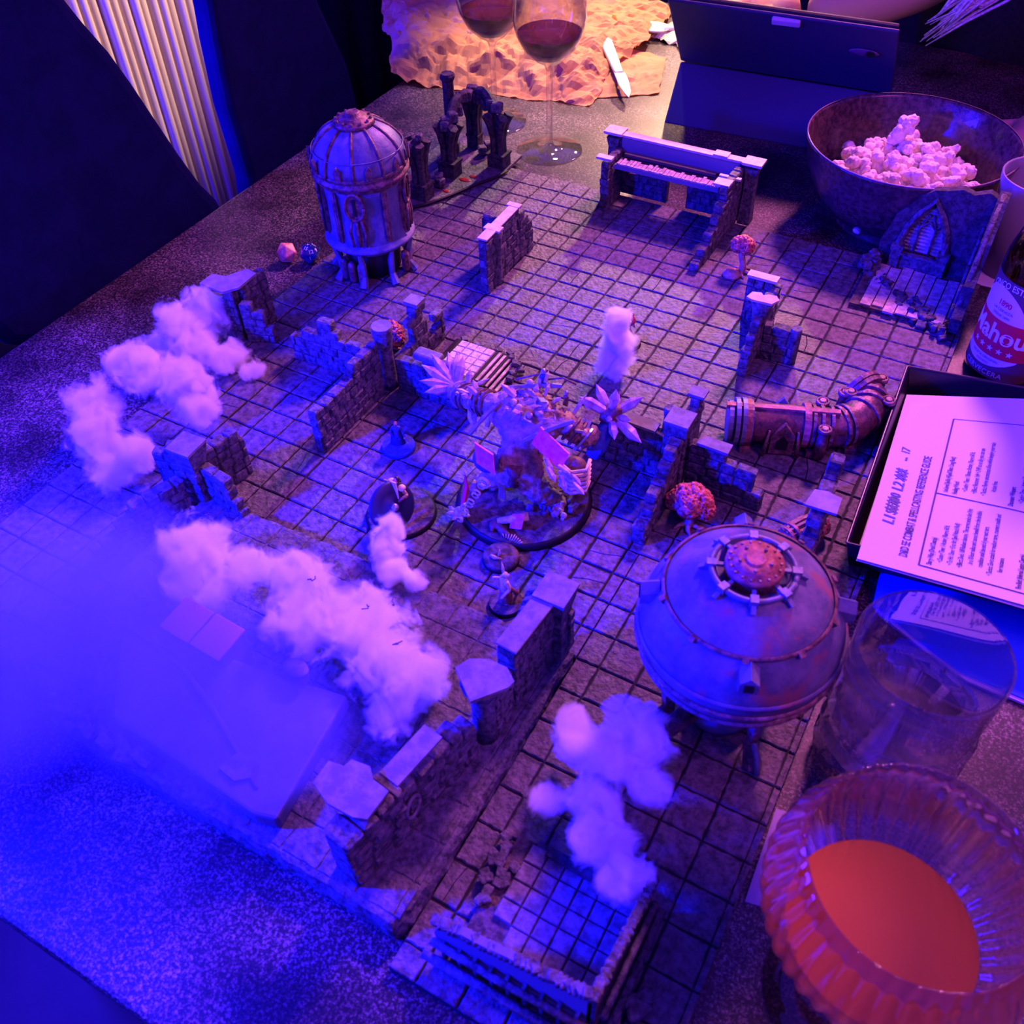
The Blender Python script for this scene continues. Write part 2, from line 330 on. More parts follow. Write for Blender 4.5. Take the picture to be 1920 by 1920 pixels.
def board(u0, v0, u1, v1, label, zt=0.0, zb=-6.0, skip=None, cat='floor board', name='stone_floor_board', slab_m=GROUT, poly=None):
    root = thing(name, P(u0, v1, zb), label, cat, 'stone tiled floor boards' if name == 'stone_floor_board' else None)
    w, h = (u1-u0)*25.4, (v1-v0)*25.4
    MB().box((w/2, h/2, (zt-1.2-zb)/2), (w-0.3, h-0.3, zt-1.2-zb)).build('base', slab_m, root)
    uu = u0
    for i in range(int(math.floor(u0+1e-6)), int(math.ceil(u1-1e-6))):
        for j in range(int(math.floor(v0+1e-6)), int(math.ceil(v1-1e-6))):
            a, b = max(i, u0), min(i+1, u1); c, d = max(j, v0), min(j+1, v1)
            if b-a < 0.08 or d-c < 0.08 or (skip and skip(i+.5, j+.5)): continue
            me = R_.choice(CRACK) if R_.random() < 0.07 else R_.choice(TILES)
            t = bpy.data.objects.new('tile', me); COL.objects.link(t); t.parent = root
            t.location = (((a+b)/2-u0)*IN, (v1-(c+d)/2)*IN, (zt-zb)/1000)
            if b-a > .99 and d-c > .99: t.rotation_euler = (R_.uniform(-.006, .006), R_.uniform(-.006, .006), R_.choice((0, PI/2, PI, -PI/2)))
            t.scale = (b-a, d-c, 1)
    return root
B = [((-6, -5, 0, 1), 'stone tiled floor board under the far left of the domed tower and the arches'), ((0, -5, 6, 1), 'stone tiled floor board under the left half of the ruined house'),
 ((6, -5, 12, 1), 'stone tiled floor board under the right half of the ruined house'), ((12, -5, 17.15, 1), 'stone tiled floor board in the far right corner under the window ruin'),
 ((-6, 1, 0, 7), 'stone tiled floor board under the domed tower'), ((0, 1, 6, 7), 'stone tiled floor board under the cream topped wall'),
 ((6, 1, 12, 7), 'stone tiled floor board under the archer with the small smoke puff'), ((12, 1, 17.15, 7), 'stone tiled floor board behind the rusty pipe elbow'),
 ((-6, 7, 0, 13), 'stone tiled floor board between the far left smoke and the cross wall'), ((0, 7, 6, 13), 'stone tiled floor board under the pale floor hatch and blue miniature'),
 ((6, 7, 12, 13), 'stone tiled floor board under the giant and the pillar wall'), ((12, 7, 17.15, 13), 'stone tiled floor board under the wooden barrel and the rusty pipe'),
 ((-6, 13, 0, 17), 'stone tiled floor board beside the left smoke and the square pillar ruin'), ((0, 13, 6, 17), 'stone tiled floor board under the shield bearer'),
 ((6, 13, 11.35, 17), 'stone tiled floor board in front of the giant base'), ((11.35, 13, 17.15, 19), 'stone tiled floor board under the riveted tank'),
 ((11.35, 19, 17.15, 25.6), 'stone tiled floor board under the near corner ruin'), ((-6, 17, -1.1, 23), 'stone tiled floor board lost in the blue haze on the left')]
for (a, b, c, d), lab in B: board(a, b, c, d, lab)

# raised platform with a worn rim
pf = thing('raised_stone_platform', P(-1.1, 25.05, -6), 'raised worn stone platform carrying the big smoke bank and the slab', 'platform')
rim = []; rr = random.Random(5)
outl = [(-1.1, 18.3), (-0.9, 17.5), (-0.3, 17.05), (1, 17.12), (4, 17.04), (8, 17.05), (11.3, 17.05), (11.36, 20), (11.33, 24.6), (11.1, 25.02), (8, 25.0), (4, 25.0), (1, 24.95), (-1.1, 25.0)]
dense = []
for i in range(len(outl)):
    a, b = outl[i], outl[(i+1) % len(outl)]; L = math.dist(a, b); n = max(1, int(L/0.16))
    for k in range(n):
        t = k/n; dense.append((a[0]+(b[0]-a[0])*t, a[1]+(b[1]-a[1])*t))
loc2 = [local(pf, u, v, 0) for u, v in dense]
vs = []; fs = []; N = len(loc2); cx, cy = local(pf, 5.2, 21, 0).xy
for lv, (z, ins, jit) in enumerate(((0, 0, 1.2), (7, 0.0, 1.6), (12, 0.6, 1.4), (15.2, 2.0, 1.2), (16, 4.5, 0.8))):
    for p in loc2:
        d = Vector((cx-p.x, cy-p.y)); d.normalize(); sgn = Vector((math.copysign(1, cx-p.x) if abs(cx-p.x) > 130 else 0, math.copysign(1, cy-p.y) if abs(cy-p.y) > 80 else 0))
        j = jit*(noise.noise(Vector((p.x*.09, p.y*.09, lv*1.7)))*1.6)
        vs.append((p.x+sgn.x*(ins+j), p.y+sgn.y*(ins+j), z+(noise.noise(Vector((p.x*.2, p.y*.2, 3)))*0.7 if 0 < lv < 4 else 0)))
for q_ in range(4):
    for i in range(N): fs.append((q_*N+i, q_*N+(i+1) % N, (q_+1)*N+(i+1) % N, (q_+1)*N+i))
fs.append(tuple(4*N+i for i in range(N))); fs.append(tuple(reversed(range(N))))
mb = MB(); mb.add(vs, fs, False); o = mb.build('rim', STONE, pf); fix_normals(o.data)
for i in range(-1, 12):
    for j in range(17, 25):
        a, b, c, d = max(i, -0.85), min(i+1, 11.15), max(j, 17.25), min(j+1, 24.8)
        if b-a < .1: continue
        t = bpy.data.objects.new('tile', R_.choice(TILES)); COL.objects.link(t); t.parent = pf
        q = local(pf, (a+b)/2, (c+d)/2, 10.6); t.location = q/1000; t.scale = ((b-a)*1.035, (d-c)*1.035, 1)

# ------------------------------------------------------------------ ruined walls laid from single stones
def stone_mesh(k, rough=0.10):
    r = random.Random(900+k); bm = bmesh.new(); bmesh.ops.create_cube(bm, size=2)
    bmesh.ops.bevel(bm, geom=bm.edges, offset=0.22, segments=1, affect='EDGES')
    for v in bm.verts: v.co += Vector((r.uniform(-1, 1), r.uniform(-1, 1), r.uniform(-1, 1)))*rough
    me = bpy.data.meshes.new('stone'); bm.to_mesh(me); bm.free(); me.materials.append(STONE); return me
STONES = [stone_mesh(k) for k in range(8)]
def put_stone(root, c, d, rz=0.0, tilt=0.0, name='stone', me=None):
    o = bpy.data.objects.new(name, me or R_.choice(STONES)); COL.objects.link(o); o.parent = root
    o.location = Vector(c)/1000; o.scale = (d[0]/2000, d[1]/2000, d[2]/2000); o.rotation_euler = (tilt, R_.uniform(-.03, .03), rz+R_.choice((0, PI)))
    return o
def prof(hs, t):
    for (a, x), (b, y) in zip(hs, hs[1:]):
        if a <= t <= b: return x+(y-x)*(t-a)/max(b-a, 1e-6)
    return hs[-1][1]
def wall_run(root, p0, p1, hs, thick=8.5, course=8.6, gaps=(), slen=(10, 19), z0=0.0, cap=False, capm=None, core_m=None):
    """p0, p1 in tiles; hs = [(t, height mm)]; gaps = [(t0, t1, z0, z1)] openings"""
    a = local(root, p0[0], p0[1], 0); b = local(root, p1[0], p1[1], 0); L = (b-a).length; d = (b-a)/L; rz = math.atan2(d.y, d.x); nrm = Vector((-d.y, d.x, 0))
    hmax = max(h for t, h in hs); z = z0; row = 0; tops = []
    base = Vector((a.x, a.y, 0))
    while z < z0+hmax-2:
        ch = course*R_.uniform(0.88, 1.12); x = -R_.uniform(0, 7) if row % 2 else 0.0
        while x < L-1:
            w = R_.uniform(*slen); x0, x1 = max(x, -0.5), min(x+w, L+0.5); xm = (x0+x1)/2; t = min(max(xm/L, 0), 1)
            h = prof(hs, t); x += w
            if x1-x0 < 3.5: continue
            if z+ch*0.62 > z0+h: continue
            if any(g[0] < t < g[1] and g[2] < z+ch/2 < g[3] for g in gaps): continue
            hh = min(ch, z0+h-z+1) if cap else ch
            c = base+d*xm; th = thick*R_.uniform(0.93, 1.10)
            put_stone(root, (c.x+nrm.x*R_.uniform(-.3, .3), c.y+nrm.y*R_.uniform(-.3, .3), z+hh/2), (x1-x0-0.7, th, hh-0.6), rz)
        z += ch; row += 1
    # recessed mortar core following the profile
    N = 14; cm = MB(); segs = []
    for i in range(N):
        t0, t1 = i/N, (i+1)/N; h = min(prof(hs, t0), prof(hs, t1))-(1.0 if cap else 5.0)
        for zlo, zhi in split_z(0, h, [(g[2], g[3]) for g in gaps if g[0] < (t0+t1)/2 < g[1]]):
            if zhi-zlo > 1:
                c = base+d*(L*(t0+t1)/2); cm.box((c.x, c.y, z0+(zlo+zhi)/2), (L/N+.05, thick-1.8, zhi-zlo), rz)
    if cm.v: cm.build('mortar_core', core_m or STONE_DK, root)
    if cap:
        xs = [t for t, h in hs]
        cm = MB(); c = base+d*(L*(cap[0]+cap[1])/2); h = hs[0][1] if cap is True else prof(hs, (cap[0]+cap[1])/2)
        cm.box((c.x, c.y, z0+h+0.6), (L*(cap[1]-cap[0]), thick+1.6, 1.8), rz); o = cm.build('cap_slab', capm or CAP, root)
        bv = o.modifiers.new('b', 'BEVEL'); bv.width = .0006; bv.segments = 2
    return a, b
def split_z(lo, hi, cuts):
    out = [(lo, hi)]
    for a, b in cuts:
        nx = []
        for x, y in out:
            if b <= x or a >= y: nx.append((x, y))
            else:
                if a > x: nx.append((x, a))
                if b < y: nx.append((b, y))
        out = nx
    return out
def pillar(root, u, v, h, w=13, z0=0.0, round_=False, capw=1.25, capm=None, rz=0.0, flare=True):
    c = local(root, u, v, 0); m_ = MB(); W_ = w*capw
    if round_:
        m_.lathe([(w*.62, z0), (w*.55, z0+h*.15), (w*.5, z0+h*.6), (w*.62, z0+h*.84), (W_*.52, z0+h-2), (W_*.54, z0+h)], (c.x, c.y, 0), 14)
    else:
        m_.lathe([(w*.82, z0), (w*.78, z0+6), (w*.68, z0+8), (w*.66, z0+h*.68), (w*.80, z0+h*.82), (W_*.74, z0+h-3), (W_*.76, z0+h-1)], (c.x, c.y, 0), 4, False, a0=PI/4+rz)
    m_.build('pillar', STONE, root)
    k = MB()
    if round_: k.lathe([(W_*.53, z0+h), (W_*.55, z0+h+.8), (W_*.52, z0+h+1.5)], (c.x, c.y, 0), 14)
    else: k.box((c.x, c.y, z0+h), (W_*1.12, W_*1.12, 2.2), rz)
    k.build('pillar_cap', capm or CAP, root)
    if not round_:
        for zz in range(int(z0)+9, int(z0+h*.66), 10):       # quoins
            for sx, sy in ((1, 1), (-1, 1), (1, -1), (-1, -1)): put_stone(root, (c.x+sx*w*.36, c.y+sy*w*.36, zz+4), (w*.42, w*.42, 8.2), rz)
W_ = lambda name, u, v, label, cat='ruined wall', z=0.0: thing(name, P(u, v, z), label, cat)

# tall wall with the flat cream top near the middle back
w = W_('ruined_wall', 0.9, 3.0, 'ruined wall with a long flat cream top right of the domed tower')
wall_run(w, (0.95, 3.98), (0.86, 1.35), [(0, 57), (1, 57)], thick=9, cap=(0, 1), capm=CREAMCAP)
wall_run(w, (0.86, 1.35), (0.92, 0.35), [(0, 55), (.3, 44), (.6, 46), (.8, 38), (1, 22)], thick=9)
wall_run(w, (0.8, 1.95), (-0.2, 1.95), [(0, 57), (.6, 56), (1, 52)], thick=8)
k = MB(); c = local(w, 0.93, 3.1, 0); k.box((c.x, c.y, 57.6), (17, 9, 2.0)); k.build('cap_slab', CREAMCAP, w)
c = local(w, 0.86, 1.35, 0); k = MB(); k.box((c.x-1, c.y, 57.8), (14, 7, 2.0)); k.build('cap_slab', CREAMCAP, w)
c = local(w, 0.95, 3.1, 0); k = MB(); k.lathe([(5.5, 0), (4.2, 5), (3.6, 30), (4.5, 44), (6.2, 56)], (c.x+2.5, c.y, 0), 8); k.build('pilaster', STONE, w)

# cross shaped wall left of the giant
w = W_('ruined_wall', 0.9, 10.1, 'cross shaped brick wall with a round topped pillar, left of the giant')
wall_run(w, (0.5, 10.15), (-3.0, 10.3), [(0, 38), (.3, 36), (.42, 42), (.5, 52), (.62, 52), (.7, 40), (.85, 35), (1, 28)])
wall_run(w, (0.75, 10.5), (0.75, 13.9), [(0, 58), (.25, 54), (.33, 58), (.42, 52), (.6, 42), (.72, 36), (.76, 43), (.9, 46), (1, 38)], slen=(9, 16))
wall_run(w, (1.2, 10.0), (4.3, 10.0), [(0, 38), (.25, 36), (.35, 44), (.65, 44), (.8, 34), (1, 22)])
wall_run(w, (0.9, 9.7), (0.95, 7.0), [(0, 26), (.28, 22), (.40, 58), (.62, 60), (.66, 26), (.8, 16), (.9, 28), (1, 34)])
pillar(w, 0.82, 10.1, 61, 13, round_=True)
k = MB(); c = local(w, 2.45, 9.95, 0); k.box((c.x, c.y, 43), (24, 12, 7)); o = k.build('cap_slab', CAP, w); bv = o.modifiers.new('b', 'BEVEL'); bv.width = .002; bv.segments = 2
k = MB(); c = local(w, 0.92, 8.35, 0); k.box((c.x, c.y, 59.5), (14, 13, 3.5)); k.build('cap_slab', CAP, w)

# pillar wall right of the giant
w = W_('ruined_wall', 11.0, 9.8, 'cross shaped brick wall with a big square pillar top, right of the giant')
wall_run(w, (10.6, 9.8), (8.2, 9.85), [(0, 45), (.35, 46), (.42, 42), (.8, 40), (1, 28)], slen=(9, 17))
wall_run(w, (11.1, 10.2), (11.15, 12.7), [(0, 54), (.25, 48), (.4, 44), (.55, 36), (.75, 26), (.9, 18), (1, 8)], slen=(8, 14), thick=9.5)
wall_run(w, (11.4, 9.75), (13.75, 9.75), [(0, 46), (.4, 46), (.45, 40), (.62, 38), (.7, 34), (.86, 34), (.9, 16), (1, 14)], slen=(10, 19))
wall_run(w, (11.0, 9.4), (11.0, 8.2), [(0, 55), (.5, 50), (.7, 60), (1, 58)], thick=9)
pillar(w, 11.0, 9.8, 62, 15, capw=1.12)
k = MB(); c = local(w, 9.85, 9.8, 0); k.box((c.x, c.y, 45.5), (26, 10.5, 2.4), 0, 0, .03); k.build('cap_slab', CAP, w)
k = MB(); c = local(w, 12.1, 9.75, 0); k.box((c.x, c.y, 46.5), (24, 10.5, 2.4), 0, 0, .02); k.build('cap_slab', CAP, w)
k = MB(); c = local(w, 11.0, 8.4, 0); k.box((c.x, c.y, 59.5), (13, 11, 2.4)); k.build('cap_slab', CAP, w)
k = MB(); c = local(w, 10.45, 9.2, 0); k.lathe([(5, 0), (4.5, 30), (3.6, 44), (4.6, 52), (3.8, 55)], (c.x, c.y, 0), 8); k.build('gargoyle_stump', STONE, w)

# right hand wall with blue lit end stones
w = W_('ruined_wall', 11.1, 3.0, 'ruined wall corner with a bone shaped cream pillar top beside the plain floor')
wall_run(w, (11.1, 3.0), (11.15, 4.25), [(0, 50), (.3, 48), (.5, 42), (.75, 28), (1, 10)], slen=(8, 13), thick=8)
wall_run(w, (11.3, 2.85), (12.35, 2.75), [(0, 38), (.7, 37), (1, 34)], slen=(8, 15), thick=8.5)
wall_run(w, (11.1, 2.7), (11.0, 0.8), [(0, 46), (.3, 50), (.5, 34), (.75, 40), (1, 46)], slen=(8, 13), thick=8)
wall_run(w, (10.95, 0.95), (10.0, 0.95), [(0, 44), (1, 44)], slen=(8, 13), thick=8)
k = MB(); c = local(w, 11.1, 2.95, 0)
k.lathe([(6.5, 0), (5.5, 20), (5, 36), (7.5, 50), (9, 58)], (c.x, c.y, 0), 8, sx=1.15, sy=.8); k.build('pillar', STONE, w)
k = MB(); k.slab([(-13, -5), (-11, 4), (-4, 6), (-1, 3), (2, 6), (9, 7), (13, 2), (9, -6), (-8, -7)], (c.x, c.y, 58), (1, 0, 0), (0, 1, 0), (0, 0, 2)); k.build('pillar_cap', CREAMCAP, w)
k = MB(); c = local(w, 10.5, 0.95, 0); k.box((c.x, c.y, 45.5), (27, 9.5, 2.5)); k.build('cap_slab', CREAMCAP, w)
k = MB(); c = local(w, 12.35, 2.75, 0); k.lathe([(5, 0), (5, 33), (4.6, 36)], (c.x, c.y, 0), 9); k.build('end_post', STONE, w)

# wedge wall near the far left smoke
w = W_('ruined_wall', -5.3, 10.2, 'dark brick wall corner with a peaked slate top beside the far left smoke')
wall_run(w, (-5.3, 10.3), (-6.7, 10.45), [(0, 52), (.5, 46), (1, 34)], slen=(8, 13))
wall_run(w, (-5.2, 10.3), (-4.2, 9.95), [(0, 46), (.5, 34), (1, 12)], slen=(8, 13))
wall_run(w, (-5.3, 10.1), (-5.2, 8.9), [(0, 50), (.5, 54), (.8, 60), (1, 56)], slen=(8, 13))
SLATE = mat('slate_panel', (0.16, 0.15, 0.17), 0.6, col2=(0.25, 0.24, 0.26), scale=90, coords='World')
k = MB(); c = local(w, -5.9, 10.3, 0); k.slab([(-18, -7), (10, -9), (20, 2), (22, 24), (10, 26), (-2, 10), (-16, 8)], (c.x, c.y, 52), (1, 0, 0.02), (0, 1, .10), (0, 0, 2.2)); k.build('slate_top', SLATE, w)

# square pillar ruin at the corner of the platform
w = W_('ruined_wall', -1.0, 17.3, 'ruined wall with a square slab topped pillar at the far corner of the platform')
wall_run(w, (-0.7, 17.15), (0.75, 17.35), [(0, 46), (.4, 42), (.6, 38), (.8, 26), (1, 10)], slen=(8, 14), thick=9)
wall_run(w, (-1.0, 17.0), (-0.75, 15.55), [(0, 46), (.5, 44), (.8, 46), (1, 40)], slen=(9, 15), thick=9)
wall_run(w, (-1.3, 17.25), (-2.2, 17.5), [(0, 56), (.5, 56), (1, 48)], slen=(8, 13), thick=9)
wall_run(w, (-1.2, 17.7), (-2.2, 20.6), [(0, 38), (.3, 40), (.5, 36), (.7, 26), (1, 12)], slen=(9, 16), thick=10)
pillar(w, -1.0, 17.25, 60, 15, capw=1.25, rz=.05)

# long wall along the right edge of the platform (tall part, break, near part)
w = W_('ruined_wall', 10.6, 18.6, 'tall wall with two pillar tops along the right edge of the platform', z=10)
wall_run(w, (10.75, 17.1), (10.6, 19.2), [(0, 58), (1, 58)], thick=13, cap=(0.1, 1), slen=(9, 16))
wall_run(w, (10.6, 19.3), (10.6, 20.1), [(0, 48), (1, 46)], thick=12, slen=(8, 13))
pillar(w, 10.85, 17.2, 60, 16, capw=1.2); 
k = MB(); c = local(w, 10.55, 20.2, 0); k.lathe([(9, 0), (8, 20), (8, 42), (12, 54), (14, 58)], (c.x, c.y, 0), 10, sx=.9, sy=.9); k.build('pillar', STONE, w)
k = MB(); k.slab([(-17, 0), (-13, 9), (-3, 14), (9, 14), (17, 8), (16, 3), (2, -15)], (c.x, c.y, 58), (1, 0, 0), (0, 1, 0), (0, 0, 2.4)); k.build('pillar_cap', CAP, w)
k = MB(); c = local(w, 10.1, 17.4, 0)                                # serrated bone like fins leaning on the wall
for i in range(4): k.slab([(0, 0), (15, 0), (15, 22), (4, 15)], (c.x-6+i*1.5, c.y+9-i*7.5, 30), (1, 0, .2), (0, 0, 1), (0, -3.5, 0))
k.build('serrated_buttress', STONE, w)
w = W_('ruined_wall', 10.2, 22.4, 'low wall with a stepped slab top at the near edge of the platform', z=10)
wall_run(w, (10.45, 20.7), (10.0, 23.1), [(0, 34), (.2, 38), (.3, 46), (1, 48)], thick=13, slen=(10, 17))
wall_run(w, (10.0, 23.0), (9.7, 24.6), [(0, 52), (.6, 52), (1, 48)], thick=18, slen=(10, 17))
k = MB(); a = local(w, 10.05, 22.3, 0); k.box((a.x, a.y, 49.5), (13, 36, 2.2), -.15); k.build('cap_slab', CAP, w)
k = MB(); a = local(w, 9.55, 23.6, 0); k.slab([(-22, -8), (-23, 6), (-14, 8), (-13, 13), (-2, 15), (4, 10), (15, 9), (15, -9), (8, -12), (-8, -13)], (a.x, a.y, 52), (1, -.05, 0), (.05, 1, 0), (0, 0, 2.6)); k.build('cap_slab', CAP, w)
k = MB(); a = local(w, 10.3, 22.9, 0); k.lathe([(0.2, 0), (4.5, 1), (5.5, 3), (4.5, 5), (3, 6)], (0, 0, 0), 10)
ring = MB(); ring.tube([(a.x+1.5, a.y+6*math.cos(t), 24+9*math.sin(t)) for t in [i*PI/8 for i in range(17)]], 1.2, 6); ring.build('round_window_ring', CAP, w)

# right edge wall beside the tray
w = W_('ruined_wall', 15.75, 10, 'low ruined wall running along the left side of the black tray')
wall_run(w, (15.3, 8.2), (15.4, 10.2), [(0, 46), (.25, 46), (.3, 34), (1, 28)], slen=(9, 15), thick=10)
wall_run(w, (15.45, 10.1), (15.5, 13.3), [(0, 46), (.25, 48), (.3, 26), (.6, 22), (.8, 16), (1, 8)], slen=(9, 15), thick=11)
k = MB(); a = local(w, 15.5, 10.55, 0); k.slab([(-11, -9), (-9, 8), (0, 10), (10, 8), (11, -8)], (a.x, a.y, 47), (1, 0, 0), (0, 1, 0), (0, 0, 2)); k.build('cap_slab', SLATE, w)

# ------------------------------------------------------------------ ruined house with balcony
w = W_('ruined_house', 4.8, -4.4, 'ruined stone house with a planked balcony and wide doorway at the far edge', 'ruin')
GP = [(.155, .215, 22, 44), (.42, .60, -1, 46), (.86, .93, 22, 46)]
wall_run(w, (1.75, -5.3), (7.95, -5.3), [(0, 62), (1, 62)], thick=8, gaps=GP, slen=(9, 15))
k = MB(); a = local(w, 4.85, -5.28, 0); k.box((a.x, a.y, 63.5), (150, 9.5, 2.4)); k.build('cap_slab', CREAMCAP, w)
a0 = local(w, 1.9, -5.3, 0); a1 = local(w, 7.85, -5.25, 0)
for q, s_ in ((a0, 1), (a1, 1)):
    k = MB(); k.lathe([(9, 0), (7.5, 30), (7.5, 50), (10, 60)], (q.x, q.y, 0), 4, False, a0=PI/4); k.build('pillar', STONE, w)
    k = MB(); k.box((q.x, q.y, 65), (20, 17, 2.6)); k.build('pillar_cap', CREAMCAP, w)
k = MB(); a = local(w, 6.5, -5.3, 0); k.box((a.x, a.y, 65.4), (15, 11, 1.6)); k.build('cap_slab', CREAMCAP, w)
PLASTER = mat('smooth_blue_grey_plaster', (0.16, 0.16, 0.20), 0.7, coords='World')
k = MB(); a = local(w, 4.85, -5.08, 0); k.box((a.x, a.y, 55), (128, 3, 14)); k.build('frieze_panel', PLASTER, w)
wall_run(w, (2.25, -5.0), (2.3, -3.45), [(0, 58), (.6, 57), (.8, 56), (1, 52)], thick=8.5, slen=(8, 13))
a = local(w, 2.25, -3.6, 0); k = MB(); k.box((a.x, a.y, 57), (17, 8, 2.4)); k.build('pillar_cap', CREAMCAP, w)
wall_run(w, (7.4, -5.0), (7.35, -0.9), [(0, 60), (.38, 58), (.42, 46), (.5, 42), (.56, 30), (.66, 28), (.72, 18), (.86, 14), (1, 6)], thick=9, slen=(8, 13))
a = local(w, 7.25, -3.55, 0); k = MB(); k.box((a.x, a.y, 60), (16, 13, 2.6)); k.build('pillar_cap', CREAMCAP, w)
a = local(w, 7.3, -4.2, 0); k = MB(); k.box((a.x, a.y, 58), (22, 4, 2.2)); k.build('cap_slab', CREAMCAP, w)
WOODP = mat('painted_balcony_plank', (0.34, 0.28, 0.22), 0.7, col2=(0.66, 0.56, 0.44), scale=160, bump=.6, coords='World')
DKW = mat('dark_beam', (0.05, 0.035, 0.04), 0.7)
a = local(w, 2.55, -3.95, 0); b = local(w, 7.0, -3.95, 0); L = b.x-a.x
k = MB(); k.box(((a.x+b.x)/2, a.y-1, 46.5), (L, 4, 4.5)); k.build('balcony_beam', PLASTER, w)
k = MB(); k.box(((a.x+b.x)/2, a.y+11, 47.2), (L, 21, 1.6)); k.build('balcony_floor', DKW, w)
pm = MB(); pm.box((0, 0, 0), (1, 1, 1)); pmesh = pm.mesh('plank'); pmesh.materials.append(WOODP)
x = a.x+2
while x < b.x-2:
    ww = R_.uniform(2.6, 4.6); LL = R_.uniform(9, 14)
    o = bpy.data.objects.new('plank', pmesh); COL.objects.link(o); o.parent = w; o.location = Vector((x+ww/2, a.y-2+LL/2, 49+R_.uniform(-.2, .5)))/1000; o.scale = (ww-.5, LL, 1.8); x += ww
k = MB(); k.box(((a.x+b.x)/2-4, a.y+17, 51), (L*.88, 3.0, 3)); k.build('rail_beam', DKW, w)

# ------------------------------------------------------------------ gothic arches on their own paved base
def arch_rib(k, c0, c1, z0, ztop, r=3.2, pointed=True, n=9, frac=1.0):
    c0, c1 = Vector((*c0, 0)), Vector((*c1, 0)); pts = []
    for i in range(n+1):
        t = i/n*frac; x = math.sin(t*PI/2)**1.0; z = z0+(ztop-z0)*math.sin(t*PI/2); p = c0.lerp(c1, 1-math.cos(t*PI/2)); pts.append((p.x, p.y, z))
    k.tube(pts, r, 6, False)
w = W_('gothic_arch_ruin', -4.9, -3.0, 'dark gothic arch ruin with a tall octagonal column in front of the brown paper', 'ruin')
bs = MB(); q = [local(w, u, v, 0).xy for u, v in ((-6.9, -6.6), (-2.95, -6.0), (-2.9, -4.4), (-3.5, -3.0), (-4.0, -1.6), (-4.5, -0.6), (-5.2, 0.4), (-6.9, 0.6))]
bs.prism(q, 0.2, 3.2); bs.build('paved_base', TILE, w)
cols_ = [(-6.35, -0.2, 17, 30), (-5.3, -2.0, 17, 26), (-3.35, -4.4, 16, 22)]
def pier(u, v, wd, hp, top, lean=0):
    q = local(w, u, v, 0); k = MB(); k.box((q.x, q.y, hp/2), (wd*1.2, wd, hp)); k.box((q.x, q.y, hp), (wd*1.34, wd*1.12, 2.5)); k.build('plinth', STONE_DK, w)
    k = MB()
    for dx, dy in ((-4, -3), (4, -3), (-4, 3), (4, 3), (0, 0)): k.tube([(q.x+dx, q.y+dy, hp), (q.x+dx, q.y+dy, hp+(top-hp)*.4), (q.x+dx*1.6+lean*4, q.y+dy*1.6, hp+(top-hp)*.75), (q.x+dx*2.6+lean*8, q.y+dy*2.2, top)], [4.2, 4.0, 4.8, 5.6], 6, False)
    k.build('clustered_pier', STONE_DK, w)
pier(-4.95, -0.8, 17, 20, 66, -.4); pier(-4.9, -3.0, 17, 20, 62, .3); pier(-3.4, -4.7, 17, 18, 62, 0.1); pier(-5.3, -5.8, 12, 18, 64, 0)
A0 = local(w, -4.9, -3.0, 0); A1 = local(w, -5.3, -5.8, 0); A2 = local(w, -3.4, -4.7, 0); A3 = local(w, -4.95, -.8, 0)
for X, Y in ((A0, A1), (A1, A0), (A2, A1), (A1, A2)):
    M_ = X.lerp(Y, .5); k = MB(); arch_rib(k, (X.x, X.y), (M_.x, M_.y), 40, 76, 5.0); k.build('arch_rib', STONE_DK, w)
k = MB(); arch_rib(k, (A3.x, A3.y), (A3.x-18, A3.y-10), 44, 60, 3.6, frac=.55); k.build('arch_rib', STONE_DK, w); k = MB()
arch_rib(k, (A2.x, A2.y), (A2.x+16, A2.y-6), 44, 66, 4.2, frac=.6)
k.build('arch_rib', STONE_DK, w)
for X, Y in ((A0, A1), (A1, A2)):
    for t in (0, .2, .4, .6, .8, 1.0):
        p = X.lerp(Y, t); put_stone(w, (p.x, p.y, 67+R_.uniform(-5, 6)), (12, 10, 10), R_.random(), me=None).data = STONES[1]
for u, v, z, s_ in ((-4.95, -.85, 66, 9), (-4.8, -.8, 71, 7), (-5.2, -.6, 61, 9), (-5.4, -.5, 48, 10), (-4.85, -2.8, 62, 10), (-4.7, -3.2, 68, 10)):
    q = local(w, u, v, 0); put_stone(w, (q.x, q.y, z), (s_, s_, s_), R_.random())
q = local(w, -5.95, -4.9, 0); k = MB(); k.lathe([(8.5, 0), (8.5, 14), (6.6, 16), (6.4, 84), (8.4, 87), (8.6, 90), (7.2, 92.5)], (q.x, q.y, 0), 8, False); k.build('octagonal_column', STONE_DK, w)
for i in range(14):
    u, v = R_.choice([(-6.2, .2), (-5.5, -.1), (-5.0, -1.9), (-4.4, -5.4), (-4.1, -5.1)]); q = local(w, u+R_.uniform(-.3, .3), v+R_.uniform(-.3, .3), 0)
    put_stone(w, (q.x, q.y, 6+R_.uniform(0, 6)), (11, 9, 9), R_.random()*3)
BLOOD = mat('red_painted_splash', (0.35, 0.015, 0.02), 0.35)
for u, v, r in ((-4.1, -2.9, 8), (-4.3, -1.7, 5), (-3.9, -3.3, 6)):
    q = local(w, u, v, 0); k = MB(); k.lathe([(r, 3.1), (r*.8, 3.7), (r*.3, 3.9)], (q.x, q.y, 0), 9, sx=1.0, sy=.6); k.build('red_splash', BLOOD, w)
k = MB(); pts = [local(w, u, v, 0) for u, v in ((-2.85, -4.5), (-3.05, -3.7), (-3.45, -2.9), (-3.95, -1.6), (-4.45, -.55), (-5.2, .45), (-6.1, .6))]
k.tube([(p.x, p.y, 2.2) for p in pts], 1.3, 6); k.build('dark_base_edge', BLACK, w)

